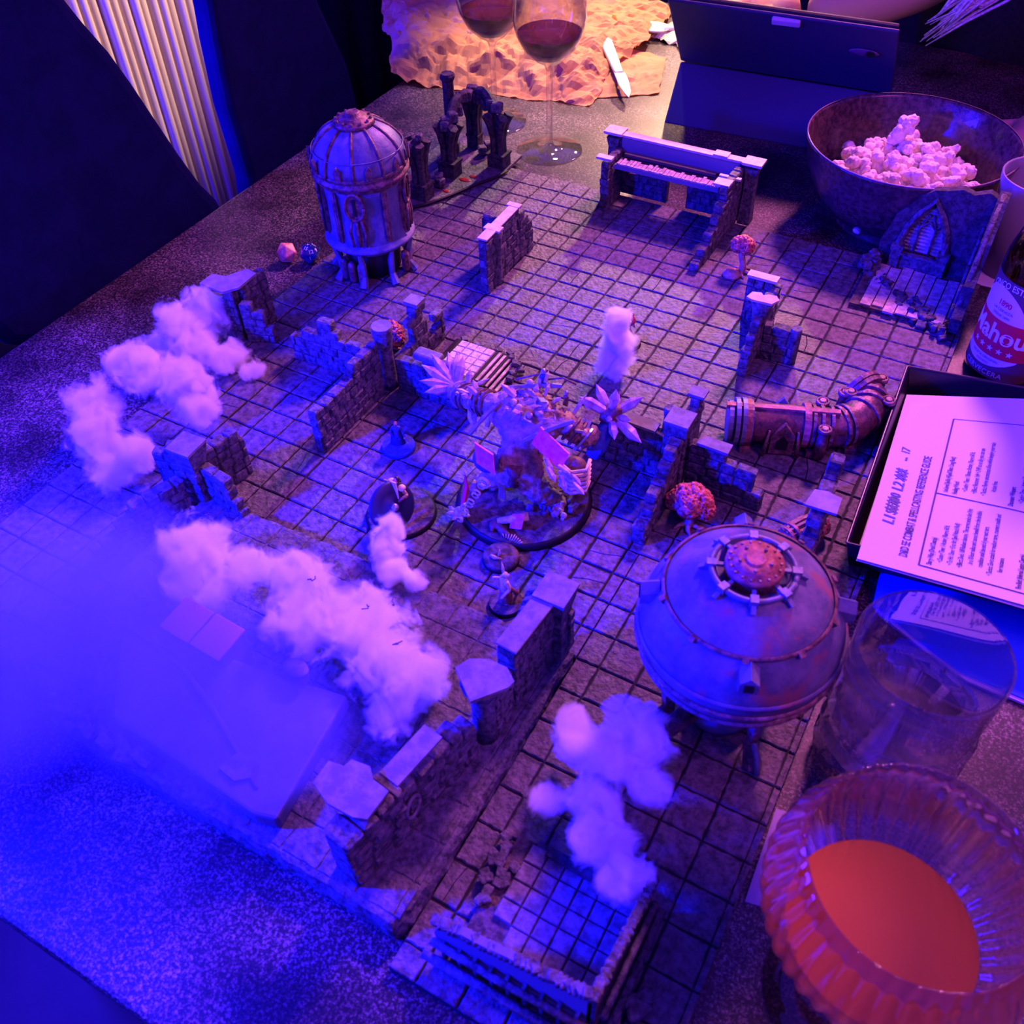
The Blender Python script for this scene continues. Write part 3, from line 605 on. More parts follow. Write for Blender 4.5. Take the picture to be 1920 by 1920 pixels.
# ------------------------------------------------------------------ ruin with the gothic window and rubble
w = W_('gothic_window_ruin', 15.2, -3.2, 'dark ruin corner with a pointed gothic window in front of the popcorn bowl', 'ruin')
bs = MB(); a = local(w, 13.2, -5.1, 0); b = local(w, 16.95, -1.4, 0); bs.box(((a.x+b.x)/2, (a.y+b.y)/2, 2), (b.x-a.x, a.y-b.y, 4)); bs.build('base', MOSS, w)
for i in range(7):
    q = local(w, 13.75+i*.42, -2.9, 0); o = bpy.data.objects.new('plank', pmesh); COL.objects.link(o); o.parent = w; o.location = Vector((q.x, q.y, 4.4))/1000; o.scale = (9.6, 72+R_.uniform(-5, 8), 2)
V0 = -4.75; yb = local(w, 15, V0, 0).y; xl = local(w, 13.35, V0, 0).x; xr = local(w, 16.7, V0, 0).x
k = MB(); wx = (xl+xr)/2-6; HW = 20
outl = [(xl, 0), (wx-HW, 0), (wx-HW, 30), (wx-HW+3, 44), (wx-HW+10, 58), (wx, 72), (wx+HW-10, 58), (wx+HW-3, 44), (wx+HW, 30), (wx+HW, 0), (xr, 0), (xr, 84), (xr-8, 88), (xr-20, 83), (xr-30, 86), (xr-42, 82), (wx-4, 80), (wx-14, 72), (xl+14, 60), (xl+6, 50), (xl+3, 36), (xl-2, 20)]
k.slab(outl, (0, yb+5, 4), (1, 0, 0), (0, 0, 1), (0, -8, 0)); o = k.build('window_wall', STONE_DK, w); fix_normals(o.data)
k = MB(); arch = [(-HW, 22), (-HW, 32), (-HW+3, 46), (-HW+10, 60), (0, 75), (HW-10, 60), (HW-3, 46), (HW, 32), (HW, 22)]
k.tube([(wx+x, yb-4, z) for x, z in arch], 3.4, 4, False); k.build('window_arch', STONE, w)
k = MB()
for s_ in (-1, 1): k.box((wx+s_*(HW+1), yb-6, 12), (9, 8, 24)); k.box((wx+s_*(HW+1), yb-6, 25), (11, 9, 5)); k.lathe([(4, 27), (2.5, 31), (.5, 38)], (wx+s_*(HW+1), yb-6, 0), 4, False)
k.box((wx, yb-4, 9), (34, 6, 18)); k.box((wx, yb-7, 19), (36, 5, 2)); k.build('window_plinth', STONE, w)
k = MB()
for x in (-7, 7): k.tube([(wx+x, yb-2, 18), (wx+x, yb-2, 46), (wx+x*.2, yb-2, 60)], 1.2, 5)
k.tube([(wx-7, yb-2, 46), (wx-13, yb-2, 56)], 1.1, 5); k.tube([(wx+7, yb-2, 46), (wx+13, yb-2, 56)], 1.1, 5); k.tube([(wx-7, yb-2, 46), (wx, yb-2, 53), (wx+7, yb-2, 46)], 1.1, 5); k.build('tracery', STONE, w)
for i in range(13):
    z = 21+i*3.6; half = HW-2 if z < 34 else max(3, (HW-2)*(1-((z-34)/40)**1.25)); pm2 = bpy.data.objects.new('slat', pmesh); COL.objects.link(pm2); pm2.parent = w; pm2.location = Vector((wx, yb+1, z))/1000; pm2.scale = (half*2, 3, 1.7); pm2.rotation_euler = (.5, 0, 0)
    pm2.data = pmesh
k = MB(); xs = xr+3; ya = local(w, 0, -5.0, 0).y; yb2 = local(w, 0, -1.2, 0).y
k.slab([(ya, 0), (yb2, 0), (yb2, 14), (yb2+14, 22), (yb2+22, 34), (yb2+40, 44), (yb2+52, 60), (yb2+66, 70), (ya-12, 84), (ya, 88)], (xs+5, 0, 4), (0, 1, 0), (0, 0, 1), (-9, 0, 0)); o = k.build('side_wall', STONE_DK, w); fix_normals(o.data)
k = MB()
for i in range(5): k.tube([(xs-6, yb2+14+i*15, 8), (xs-6, yb2+20+i*15, 20+i*11)], 1.8, 5)
k.tube([(xs-2, yb2+4, 14), (xs-1, yb2+30, 40), (xs-1, yb2+62, 70), (xs, ya-4, 90)], 3.0, 6); k.build('wall_ribs', STONE, w)
for i in range(26):
    t = i/25; p = Vector((xl-4, local(w, 0, -3.9, 0).y, 0)).lerp(Vector((xr-2, local(w, 0, -1.1, 0).y, 0)), t)
    for k_ in range(3): put_stone(w, (p.x+R_.uniform(-9, 9), p.y+R_.uniform(-8, 8)-6*math.sin(t*PI), R_.uniform(1, 6)), (R_.uniform(4, 9), R_.uniform(4, 8), R_.uniform(3, 7)), R_.random()*3, R_.uniform(-.5, .5), name='rubble_stone')
for i in range(16): put_stone(w, (xl-2+R_.uniform(-6, 4), yb-R_.uniform(0, 30), R_.uniform(3, 12)), (9, 8, 7), R_.random()*3, name='rubble_stone')

# ------------------------------------------------------------------ near corner ruin with paved floor
w = W_('corner_ruin', 14.2, 23.4, 'near corner ruin with two broken panelled walls round a small paved floor', 'ruin')
a = local(w, 12.4, 21.9, 0); b = local(w, 15.6, 24.8, 0)
k = MB(); k.box(((a.x+b.x)/2, (a.y+b.y)/2, 2), (b.x-a.x, a.y-b.y, 4)); k.build('base', MOSS, w)
FL = mat('small_paving_stone', (0.10, 0.095, 0.105), 0.6, col2=(0.24, 0.22, 0.24), scale=150, bump=.7, coords='World')
ft = MB(); ft.lathe([(.70, -.5), (.70, .2), (.63, .5)], (0, 0, 0), 4, False, a0=PI/4); fmesh = ft.mesh('tile'); fmesh.materials.append(FL); 
for v_ in fmesh.vertices: v_.co *= 1000
for i in range(6):
    for j in range(6):
        if (i, j) in ((0, 0), (1, 0), (0, 1)): continue
        o = bpy.data.objects.new('tile', fmesh); COL.objects.link(o); o.parent = w; o.scale = (.0108, .0108, .003); o.location = Vector((a.x+15+i*11.3, b.y+10+j*11.3, 5))/1000; o.rotation_euler = (R_.uniform(-.03, .03), R_.uniform(-.03, .03), 0)
for z, w_ in ((4, 60), (7, 52), (10, 44), (13, 36)):
    kk = MB(); kk.box((a.x+38+z, a.y-2-z*.2, z), (w_, 7-z*.2, 3), -.05); kk.build('broken_plank', STONE_DK, w)
YL = b.y+1.5; XR = b.x-1.5
k = MB(); k.slab([(a.x-6, 0), (XR, 0), (XR, 60), (XR-4, 58), (XR-16, 56), (XR-30, 52), (XR-44, 51), (XR-58, 46), (XR-70, 44), (a.x-4, 36), (a.x-8, 22)], (0, YL+2, 4), (1, 0, 0), (0, 0, 1), (0, -4, 0)); o = k.build('left_wall_panel', PLASTER, w); fix_normals(o.data)
k = MB()
for t in range(9):
    x = a.x-2+t*9.5; k.box((x, YL-3.4, 12+t), (1.8, 3.6, 22+t*2)); 
k.tube([(a.x-8, YL-5, 22), (a.x+30, YL-6, 26), (XR, YL-6, 34)], 2.2, 6); k.tube([(a.x-12, YL-9, 8), (a.x+30, YL-9, 10), (XR+4, YL-9, 14)], 2.6, 6)
k.build('wall_moulding', STONE, w)
k = MB(); k.slab([(YL-2, 0), (a.y-4, 0), (a.y-2, 26), (a.y-12, 38), (a.y-26, 44), (a.y-40, 46), (a.y-54, 54), (YL-2, 62)], (XR+2, 0, 4), (0, 1, 0), (0, 0, 1), (-4, 0, 0)); o = k.build('right_wall_panel', STONE_DK, w); fix_normals(o.data)
k = MB()
for t in range(7): k.box((XR+4, YL+8+t*9.5, 14), (3.4, 2, 26))
k.tube([(XR+5, YL, 40), (XR+5, a.y-8, 30)], 2, 6); k.tube([(XR+8, YL, 12), (XR+8, a.y-2, 10)], 2.4, 6); k.build('wall_moulding', STONE, w)
for i in range(30):
    t = i/29; put_stone(w, (a.x-6+(XR-a.x+6)*t, YL, 4+36+24*t+R_.uniform(-1.5, 1)), (5, 5.5, 4), R_.random(), name='broken_edge_stone')
for i in range(18):
    t = i/17; put_stone(w, (XR, YL+(a.y-YL)*t, 4+60-30*t+R_.uniform(-1, 1)), (5, 5, 4), R_.random(), name='broken_edge_stone')
for i in range(20): put_stone(w, (a.x+R_.uniform(-8, 12), b.y+R_.uniform(30, 74), 5), (6, 5, 4), R_.random()*3, name='rubble_stone')
for i in range(14): put_stone(w, (XR+8+R_.uniform(0, 10), YL+R_.uniform(-6, 30), 4), (8, 6, 7), R_.random()*3, name='rubble_stone')

# pale floor hatch with steps
w = W_('floor_hatch', 3.0, 8.1, 'pale cracked grid floor hatch with steps behind the crystal claws', 'hatch')
a = local(w, 1.95, 8.95, 0); b = local(w, 3.95, 7.25, 0)
PALE = mat('pale_drybrushed_stone', (0.40, 0.37, 0.34), 0.6, col2=(0.75, 0.70, 0.64), scale=200, bump=.5, coords='World')
ft2 = bpy.data.meshes.new_from_object(bpy.data.objects.new('t', fmesh)) if False else fmesh.copy(); ft2.materials.clear(); ft2.materials.append(PALE)
k = MB(); k.box(((a.x+b.x)/2-4, (a.y+b.y)/2, 4), (b.x-a.x+4, b.y-a.y+4, 8)); k.build('base', GROUT, w)
for i in range(4):
    for j in range(5):
        o = bpy.data.objects.new('tile', ft2); COL.objects.link(o); o.parent = w; o.scale = (.0083, .0083, .003); o.location = Vector((a.x+5+i*8.7, a.y+4+j*8.7, 8.6))/1000; o.rotation_euler = (R_.uniform(-.04, .04), R_.uniform(-.04, .04), 0)
for i in range(5):
    o = bpy.data.objects.new('step', pmesh); COL.objects.link(o); o.parent = w; o.location = Vector((b.x-10+i*4.4, (a.y+b.y)/2, 9.4-i*1.6))/1000; o.scale = (2.6, 42, 1.6); o.data = pmesh
for i in range(34):
    side = R_.random(); t = R_.random()
    c = (a.x-6+t*58, b.y+4+R_.uniform(-3, 3)) if side < .4 else ((a.x-6+t*58, a.y-4+R_.uniform(-3, 3)) if side < .8 else (b.x+10+R_.uniform(-4, 4), a.y+t*40))
    put_stone(w, (*c, R_.uniform(2, 7)), (R_.uniform(4, 8), R_.uniform(4, 7), R_.uniform(3, 6)), R_.random()*3, name='rubble_stone')

# ------------------------------------------------------------------ domed tower
def th(name, u, v, z, label, cat, group=None, rz=0): return thing(name, P(u, v, z), label, cat, group, rz)
def cyl(c, r, z0, z1, n=12, k=None): k = k or MB(); k.lathe([(r, z0), (r, z1)], (c[0], c[1], 0), n, False); return k
w = th('domed_tower', -3.85, 4.3, 0, 'blue lit domed metal tower with vertical ribs on the far left floor', 'tower')
MB().lathe([(33, 30), (36, 34), (38, 40), (38, 46), (36.5, 50), (36, 78), (37, 92), (39, 98)], n=48).build('drum', BLUE_METAL, w)
MB().lathe([(35, 35), (42, 37.5), (43.5, 39), (43, 41), (38, 43.5), (37, 46)], n=48, caps=(0, 0)).build('base_ring', BLUE_METAL, w)
MB().lathe([(39, 97), (42, 99), (42, 102), (45, 103.5), (45, 106), (43, 107), (43, 109), (44.5, 110), (44.5, 112.5), (43, 113)], n=48, caps=(0, 0)).build('rim_ring', COPPER, w)
MB().lathe([(43.5*math.cos(t*PI/20), 112+37*math.sin(t*PI/20)) for t in range(10)]+[(4, 149)], n=48).build('dome', BLUE_METAL, w)
k = MB(); k.lathe([(19, 145.5), (18, 149), (13, 150), (12, 152), (7.5, 152.5), (7, 155), (5, 156)], n=24)
for i in range(12): a = i*PI/6; k.lathe([(1.5, 148), (1.3, 151.4)], (15.5*math.cos(a), 15.5*math.sin(a), 0), 6)
k.build('top_hatch', COPPER, w)
for i in range(10):
    a = i*2*PI/10+.2; ca, sa = math.cos(a), math.sin(a)
    MB().tube([(ca*(44.6*math.cos(t*PI/16)), sa*(44.6*math.cos(t*PI/16)), 111+38*math.sin(t*PI/16)) for t in range(7)], 1.5, 5).build('dome_rib', COPPER, w)
    k = MB(); k.box((ca*38, sa*38, 72), (3.2, 5.5, 52), a); k.box((ca*39.3, sa*39.3, 72), (1.6, 2.0, 50), a); k.build('drum_rib', COPPER, w)
    b = a+PI/10; k = MB(); cb, sb = math.cos(b), math.sin(b)
    k.slab([(-3, 0), (-3, 8), (0, 13), (3, 8), (3, 0)], (cb*44-sb*0, sb*44, 113), (-sb, cb, 0), (0, 0, 1), (cb*2.4, sb*2.4, 0)); k.build('dome_dormer', COPPER, w)
MB().tube([(41.5*math.cos(i*PI/24), 41.5*math.sin(i*PI/24), 127) for i in range(49)], .6, 4).build('dome_seam', BLUE_METAL, w)
for a in (-1.15, -2.55, .35, 1.9, 3.3):                           # oval ports with streamlined tails
    ca, sa = math.cos(a), math.sin(a); o_ = Vector((ca*38, sa*38, 86)); x = Vector((-sa, ca, 0))
    k = MB(); ring = [o_+x*8.5*math.cos(t)+Vector((0, 0, 13*math.sin(t)))+Vector((ca, sa, 0))*3.4 for t in [i*PI/12 for i in range(25)]]
    k.tube(ring, 1.6, 6); k.slab([(8*math.cos(i*PI/8), 12.5*math.sin(i*PI/8)) for i in range(16)], o_, x, (0, 0, 1), Vector((ca, sa, 0))*3.2)
    op_ = k.build('oval_port', COPPER, w)
    k = MB(); k.box(o_+Vector((ca, sa, 0))*3.6, (1.6, 2.6, 16), a); k.build('port_slit', BLACK, op_)
    k = MB()
    for s_ in (-1, 0, 1): k.tube([o_+x*s_*4+Vector((ca*3, sa*3, -12)), o_+x*s_*7+Vector((ca*3.6, sa*3.6, -24)), o_+x*s_*6+Vector((ca*2.6, sa*2.6, -40))], 1.4, 6)
    k.build('tail_pipes', COPPER, op_)
for i in range(8):
    a = i*PI/4+.35; ca, sa = math.cos(a), math.sin(a); k = MB()
    k.tube([(ca*40, sa*40, 36), (ca*36, sa*36, 24), (ca*35, sa*35, 10), (ca*41, sa*41, 0.5)], [2.2, 3.2, 3.0, 4.4], 6, False); k.build('leg', BLUE_METAL, w)
for a in (-1.9, -1.6, -1.3, .2, .5, 2.2):
    ca, sa = math.cos(a), math.sin(a); MB().lathe([(3.6, 2), (4, 4), (4, 19), (3, 22), (1, 23.5)], (ca*34, sa*34, 0), 10).build('canister', COPPER, w)
MB().lathe([(26, 3), (28, 32)], n=20).build('core', BLACK, w)
k = MB(); a = -1.02; ca, sa = math.cos(a), math.sin(a); k.box((ca*38.4, sa*38.4, 70), (1.6, 8, 18), a)
for i in range(5): k.box((ca*39.4, sa*39.4, 64+i*3), (1, 6.4, 1), a)
k.tube([Vector((ca*39.4, sa*39.4, 81))+Vector((-sa, ca, 0))*2.4*math.cos(t)+Vector((0, 0, 2.4*math.sin(t))) for t in [i*PI/6 for i in range(13)]], .6, 5); k.build('emblem_plate', COPPER, w)

# ------------------------------------------------------------------ riveted tank
w = th('riveted_tank', 15.1, 16.6, 0, 'big round riveted tank with a copper hatch on legs, blue paint', 'tank')
R0 = 56.5; zc = 88
pr = [(8, zc-52)]+[(R0*math.cos(t*PI/36), zc+(50 if t > 0 else 52)*math.sin(t*PI/36)) for t in range(-15, 15)]
pr = [p for p in pr]+[(20, zc+49), (18, zc+44), (3, zc+43)]
MB().lathe(pr, n=64).build('shell', TANK, w)
for zz, rr_ in ((-6, 57.4), (-17, 54.8), (3, 57.0), (31, 45.2)):
    MB().lathe([(rr_, zc+zz-1.1), (rr_+1.2, zc+zz-.6), (rr_+1.2, zc+zz+.6), (rr_-.4, zc+zz+1.2)], n=64, caps=(0, 0)).build('band', COPPER if zz != 3 else TANK, w)
MB().tube([(22*math.cos(i*PI/24), 22*math.sin(i*PI/24), zc+48.5) for i in range(49)], 1.7, 6).build('hatch_rail', BLUE_METAL, w)
for i in range(8):
    a = i*PI/4+.35; ca, sa = math.cos(a), math.sin(a); k = MB(); k.box((ca*22, sa*22, zc+48.5), (5, 4.2, 5), a); k.box((ca*18.5, sa*18.5, zc+49), (6, 2, 2), a); k.box((ca*26, sa*26, zc+46), (4.5, 2.4, 2.4), a, 0, .5); k.build('clamp', BLUE_METAL, w)
k = MB(); k.lathe([(13, zc+42), (14.5, zc+43), (14.5, zc+50), (15.5, zc+51), (15.2, zc+53.5), (11.5, zc+54), (11, zc+55.5), (7, zc+56.2), (5.2, zc+56), (5, zc+57.2)], n=32); ht_ = k.build('hatch', RUST, w)
for i in range(18):
    a = i*PI/9; MB().lathe([(.8, zc+53.5), (.7, zc+54.6)], (13.3*math.cos(a), 13.3*math.sin(a), 0), 6).build('rivet', COPPER, ht_)
for i in range(5):
    a = i*2*PI/5; MB().lathe([(1, zc+55.6), (.9, zc+57.2)], (8.4*math.cos(a), 8.4*math.sin(a), 0), 6).build('rivet', COPPER, ht_)
for i in range(10):
    a = i*PI/5; MB().box((46.5*math.cos(a), 46.5*math.sin(a), zc+30.5), (3, 3.4, 3.4), a, 0, .6).build('band_bolt', COPPER, w)
for a in (-2.75, -1.2, .35, 1.95):
    ca, sa = math.cos(a), math.sin(a); x = Vector((-sa, ca, 0)); n_ = Vector((ca, sa, 0))
    k = MB(); k.slab([(-5, -4), (-5, 4), (0, 9), (5, 4), (5, -4)], n_*47+Vector((0, 0, zc+23)), x, Vector((0, 0, 1)), n_*10-Vector((0, 0, 2))); op_ = k.build('wedge_port', BLUE_METAL, w)
    k = MB(); k.box(n_*57.2+Vector((0, 0, zc+22)), (1, 5, 6), a); k.build('port_opening', BLACK, op_)
for i in range(4):
    a = i*PI/2-.75; ca, sa = math.cos(a), math.sin(a); k = MB(); k.tube([(ca*36, sa*36, zc-36), (ca*38, sa*38, 34), (ca*36, sa*36, 16), (ca*44, sa*44, 1.5)], [5, 4.2, 4, 6], 6, False); k.build('leg', COPPER, w)
    k = MB(); k.tube([(ca*30, sa*30, 30), (ca*46, sa*46, 14), (ca*50, sa*50, 1)], 2, 5); k.build('leg_brace', BLUE_METAL, w)
k = MB(); k.lathe([(22, 2), (22, 10), (15, 14), (15, 36), (20, 42)], n=24); k.build('core_pipe', BLUE_METAL, w)
k = MB(); k.tube([(-34, -30, 3), (-36, -40, 12), (-30, -46, 20), (-18, -44, 26), (-10, -30, 30)], 6, 10); k.build('bent_pipe', COPPER, w)

# ------------------------------------------------------------------ pipe elbow
w = th('pipe_elbow', 14.3, 5.9, 0, 'rusty pipe elbow terrain piece with gothic windows and copper bands', 'pipe')
pth = [(12.15, 7.31), (12.63, 7.11), (13.52, 6.73), (14.49, 6.36), (15.09, 6.13), (15.50, 5.69), (15.71, 5.02), (15.60, 4.39), (15.26, 4.18)]
pts = [local(w, u-.34, v, z) for (u, v), z in zip(pth, (18, 18, 18, 18, 18, 18, 19, 20, 22))]
MB().tube(pts, [15.5]*9, 20).build('pipe', COPPER if False else mat('dark_rusty_pipe', (0.06, 0.035, 0.05), 0.45, metal=.3, col2=(0.24, 0.10, 0.09), scale=120, bump=.5, coords='World'), w)
d0 = (pts[1]-pts[0]).normalized()
k = MB(); 
for q, r in ((-2, 16.5), (3, 19), (8, 19), (13, 18)): k.tube([pts[0]+d0*q, pts[0]+d0*(q+3.4)], r, 20, False)
k.build('ribbed_end_cap', BLUE_METAL, w)
def band(i, j, t, r, wd, m_=COPPER):
    c = pts[i].lerp(pts[j], t); d = (pts[j]-pts[i]).normalized(); MB().tube([c-d*wd/2, c+d*wd/2], r, 20, False).build('band', m_, w)
band(0, 1, .9, 18.4, 7, RUST); band(2, 3, .75, 17.6, 5, RUST); band(2, 3, .95, 17, 2.4); band(3, 4, .3, 17, 2.4); band(3, 4, .75, 17, 2.4); band(4, 5, .25, 17, 2.4); band(4, 5, .6, 17, 2.4); band(5, 6, .7, 17, 2.6); band(6, 7, .3, 17, 2.6); band(6, 7, .8, 17.4, 2.6); band(7, 8, .5, 18.5, 4); band(7, 8, .95, 19, 4)
for c in ((1455, 762), (1560, 765)): pass
c = pts[2].lerp(pts[3], .1); k = MB(); dd = (pts[3]-pts[2]).normalized(); side = Vector((dd.y, -dd.x, 0))
k.slab([(-9, -16), (-9, 2), (0, 14), (9, 2), (9, -16)], c+side*14, dd, (0, 0, 1), side*4); k.build('gothic_window_frame', COPPER, w)
k = MB(); k.slab([(-4.5, -11), (-4.5, -3), (0, 3), (4.5, -3), (4.5, -11)], c+side*17.6, dd, (0, 0, 1), side*1); k.build('window_opening', BLACK, w)
k = MB()
for s_ in (-1, 1): k.tube([c+side*19+dd*13*s_+Vector((0, 0, -17)), c+side*16+dd*11*s_+Vector((0, 0, 6))], [2.2, 1], 5)
k.build('buttress', COPPER, w)
k = MB(); k.slab([(-5, 0), (-5, 5), (0, 12), (5, 5), (5, 0)], c-side*14+Vector((0, 0, 2)), dd, (0, 0, 1), -side*3); k.build('rear_dormer', BLUE_METAL, w)
k = MB(); k.box(pts[1].lerp(pts[3], .5)+Vector((0, 0, 15.5)), (86, 4.5, 3.5), math.atan2(dd.y, dd.x)); k.build('top_rail', RUST, w)
for i, (q, off) in enumerate(((3.35, 16), (3.4, -17), (6.3, 15), (6.3, -18), (7.3, 15), (7.3, -18))):
    a = pts[int(q)].lerp(pts[int(q)+1], q-int(q)); d = (pts[int(q)+1]-pts[int(q)]).normalized(); s2 = Vector((d.y, -d.x, 0)); b = a+s2*off
    k = MB(); k.lathe([(4.6, -a.z+3), (4.6, 2), (4, 4), (4, 10), (5.4, 11), (5.4, 14), (4.0, 14.4), (3.8, 13), (2.6, 13), (2.4, 15)], (b.x, b.y, a.z-2), 14); k.build('valve', COPPER, w)
for i in (1, 3, 5): 
    a = pts[i]; k = MB(); k.box((a.x, a.y, 2.2), (8, 34, 4.4), math.atan2(d0.y, d0.x)); k.build('cradle', COPPER, w)

# ------------------------------------------------------------------ barrel, fungus trees, dice
w = th('wooden_barrel', 15.2, 10.35, 0, 'small wooden barrel lying on its side between the tank and the wall', 'barrel', rz=1.0)
BW = mat('warm_barrel_wood', (0.20, 0.08, 0.035), 0.6, col2=(0.45, 0.24, 0.12), scale=200, bump=.6, coords='World')
for i in range(12):
    a = i*PI/6; ca, sa = math.cos(a), math.sin(a); k = MB()
    k.tube([(x, ca*r, 9+sa*r) for x, r in ((-17, 6.5), (-9, 8.0), (0, 8.6), (9, 8.0), (17, 6.5))], 2.15, 5, False); k.build('stave', BW, w)
for x in (-15, -10, 10, 15): MB().tube([(x-1.2, 0, 9), (x+1.2, 0, 9)], 10.2 if abs(x) < 12 else 9.2, 18, False).build('hoop', RUST, w)
MB().tube([(-17.4, 0, 9), (17.4, 0, 9)], 7.2, 16, False).build('barrel_head', BW, w)
FUN = mat('pink_orange_fungus', (0.30, 0.035, 0.03), 0.6, col2=(0.80, 0.28, 0.16), scale=330, bump=1.0, bscale=500, lo=.40, hi=.60, coords='World')
FST = mat('tan_fungus_stem', (0.30, 0.17, 0.10), 0.7, col2=(0.5, 0.33, 0.2), scale=200, coords='World')
def fungus(u, v, h, r, lumps, label, z=0, lean=(0, 0)):
    w = th('fungus_tree', u, v, z, label, 'tree', 'brain topped fungus trees')
    k = MB(); k.tube([(0, 0, 0), (1, 0, h*.3), (lean[0]*.5, lean[1]*.5, h*.6), (lean[0], lean[1], h)], [4.6, 3.2, 3.2, 5], 8); 
    for i in range(5): a = i*1.26; k.tube([(0, 0, 2.6), (7*math.cos(a), 7*math.sin(a), 1.4), (12*math.cos(a+.2), 12*math.sin(a+.2), .8)], [2.6, 1.8, .7], 5)
    k.build('stem', FST, w)
    bm = bmesh.new()
    for x, y, zz, s in lumps:
        bmesh.ops.create_icosphere(bm, subdivisions=4, radius=r*s/1000, matrix=Matrix.Translation(((lean[0]+x*r)/1000, (lean[1]+y*r)/1000, (h+zz*r)/1000)))
    me = bpy.data.meshes.new('cap'); bm.to_mesh(me); bm.free()
    me = mod_mesh(me, [('REMESH', dict(mode='VOXEL', voxel_size=0.0009))])
    for v_ in me.vertices:
        n_ = noise.noise(v_.co*300)+.7*noise.noise(v_.co*620+Vector((4, 4, 4))); v_.co += v_.normal*(1-abs(n_)*2.4)*.0016
    me.polygons.foreach_set('use_smooth', [True]*len(me.polygons)); link('cap', me, FUN, w); return w
LP = [(-.35, .1, 0, .72), (.35, .15, .05, .7), (0, .35, .2, .6), (.05, -.3, .05, .62), (.75, .0, -.2, .5), (-.8, -.1, -.15, .45)]
fungus(12.15, 11.35, 20, 14.5, LP, 'biggest pink brain topped fungus tree beside the pillar wall', lean=(-2, 4))
fungus(9.0, -1.7, 27, 10, [(-.3, .1, 0, .75), (.4, .1, 0, .75), (0, .2, .3, .6)], 'pink fungus tree right of the ruined house', lean=(-4, 2))
fungus(-.35, 8.4, 15, 12.5, LP, 'pink fungus tree half hidden behind the cross shaped brick wall')
w = th('wooden_stump', 8.75, -1.35, 0, 'small round stump base lying beside the fungus tree near the house', 'stump'); MB().lathe([(9, .2), (9, 2.5), (6, 4), (6, 5), (3, 5.2)], n=14).build('disc', FST, w)
def die(u, v, m_, ink, label, digits, rz):
    w = th('twenty_sided_die', u, v, -6, label, 'die', 'twenty sided dice by the tower')
    bm = bmesh.new(); bmesh.ops.create_icosphere(bm, subdivisions=1, radius=.0112); bmesh.ops.rotate(bm, verts=bm.verts, matrix=Euler((.36, .2, rz)).to_matrix())
    fs = [(f.normal.copy(), f.calc_center_median().copy()) for f in bm.faces]; zmin = min(v.co.z for v in bm.verts)
    bmesh.ops.bevel(bm, geom=bm.edges, offset=.0005, segments=2, affect='EDGES'); bmesh.ops.translate(bm, verts=bm.verts, vec=(0, 0, -zmin+.0001))
    me = bpy.data.meshes.new('body'); bm.to_mesh(me); bm.free(); link('body', me, m_, w)
    for (n_, c), t in zip(sorted(fs, key=lambda q: -q[0].z+.6*q[0].y), digits):
        me = text_mesh(t, 5.2, bold=.12); o = link('number', me, ink, w); o.matrix_parent_inverse = Matrix(); o.location = c+n_*.00012+Vector((0, 0, -zmin)); o.rotation_euler = n_.to_track_quat('Z', 'Y').to_euler()
die(-7.4, 5.35, mat('salmon_pearl_plastic', (0.75, 0.22, 0.14), .3, col2=(.9, .5, .35), scale=90), mat('gold_ink', (.8, .6, .35), .5), 'salmon pink twenty sided die left of the tower', ['20', '8', '14', '2', '16', '10', '7', '1'], .3)
die(-6.55, 4.95, mat('navy_pearl_plastic', (0.01, 0.02, 0.12), .25, col2=(.02, .05, .25), scale=90), mat('white_ink', (.85, .85, .85), .5), 'dark blue twenty sided die with white numbers beside the tower', ['15', '7', '12', '5', '17', '9', '4', '1'], 1.0)

# ------------------------------------------------------------------ tablet in a folio case
w = th('tablet_in_case', 1.24, -12.48, -6, 'tablet in a dark blue folio case standing with its back to the game', 'tablet')
FOL = mat('dark_blue_folio', (0.022, 0.020, 0.075), 0.55, bump=.25, bscale=1500, coords='World', bdist=.0002)
bl = local(w, 1.24, -12.48, -6); dirx = Vector((.998, .062, 0)); LEN = 246; bl = Vector((bl.x, bl.y, 0))
ky = Vector((0, 36, 60)); ty = Vector((0, -25, 147))
def panel(name, p0, p1, t, m_, l0=0, l1=LEN):
    k = MB(); a, b = p0+dirx*l0, p0+dirx*l1; c, d = p1+dirx*l1, p1+dirx*l0; n_ = (b-a).cross(d-a).normalized()*t
    k.add([a, b, c, d, a+n_, b+n_, c+n_, d+n_], [(0, 1, 2, 3), (7, 6, 5, 4), (0, 4, 5, 1), (1, 5, 6, 2), (2, 6, 7, 3), (3, 7, 4, 0)]); o = k.build(name, m_, w); fix_normals(o.data); bv = o.modifiers.new('b', 'BEVEL'); bv.width = .002; bv.segments = 3; return o
panel('stand_flap', bl, bl+ky, -4, FOL); panel('back_cover', bl+ky, bl+ty, -4, FOL)
nn = (ty-ky).normalized(); off = dirx.cross(nn).normalized()*-4.2
panel('tablet_body', bl+ky+off-nn*70, bl+ty+off, -6, BLACK, 2, LEN-2)
SCR = bpy.data.materials.new('lit_screen'); SCR.use_nodes = True; b_ = SCR.node_tree.nodes['Principled BSDF']; b_.inputs['Emission Color'].default_value = (.8, .6, 1, 1); b_.inputs['Emission Strength'].default_value = .6; b_.inputs['Base Color'].default_value = (.02, .02, .02, 1)
panel('screen', bl+ky+off*2.6-nn*60, bl+ty+off*2.6-nn*8, -.4, SCR, 10, LEN-10)
c = bl+ty+dirx*131-nn*7-off*.3; k = MB(); k.box(c, (30, 5, 9), 0.115, .6); o = k.build('clip', mat('pale_lilac_plastic', (.55, .45, .6), .4), w); bv = o.modifiers.new('b', 'BEVEL'); bv.width = .0015; bv.segments = 3
c = bl+ty+dirx*(LEN-26)-nn*38-off*.2
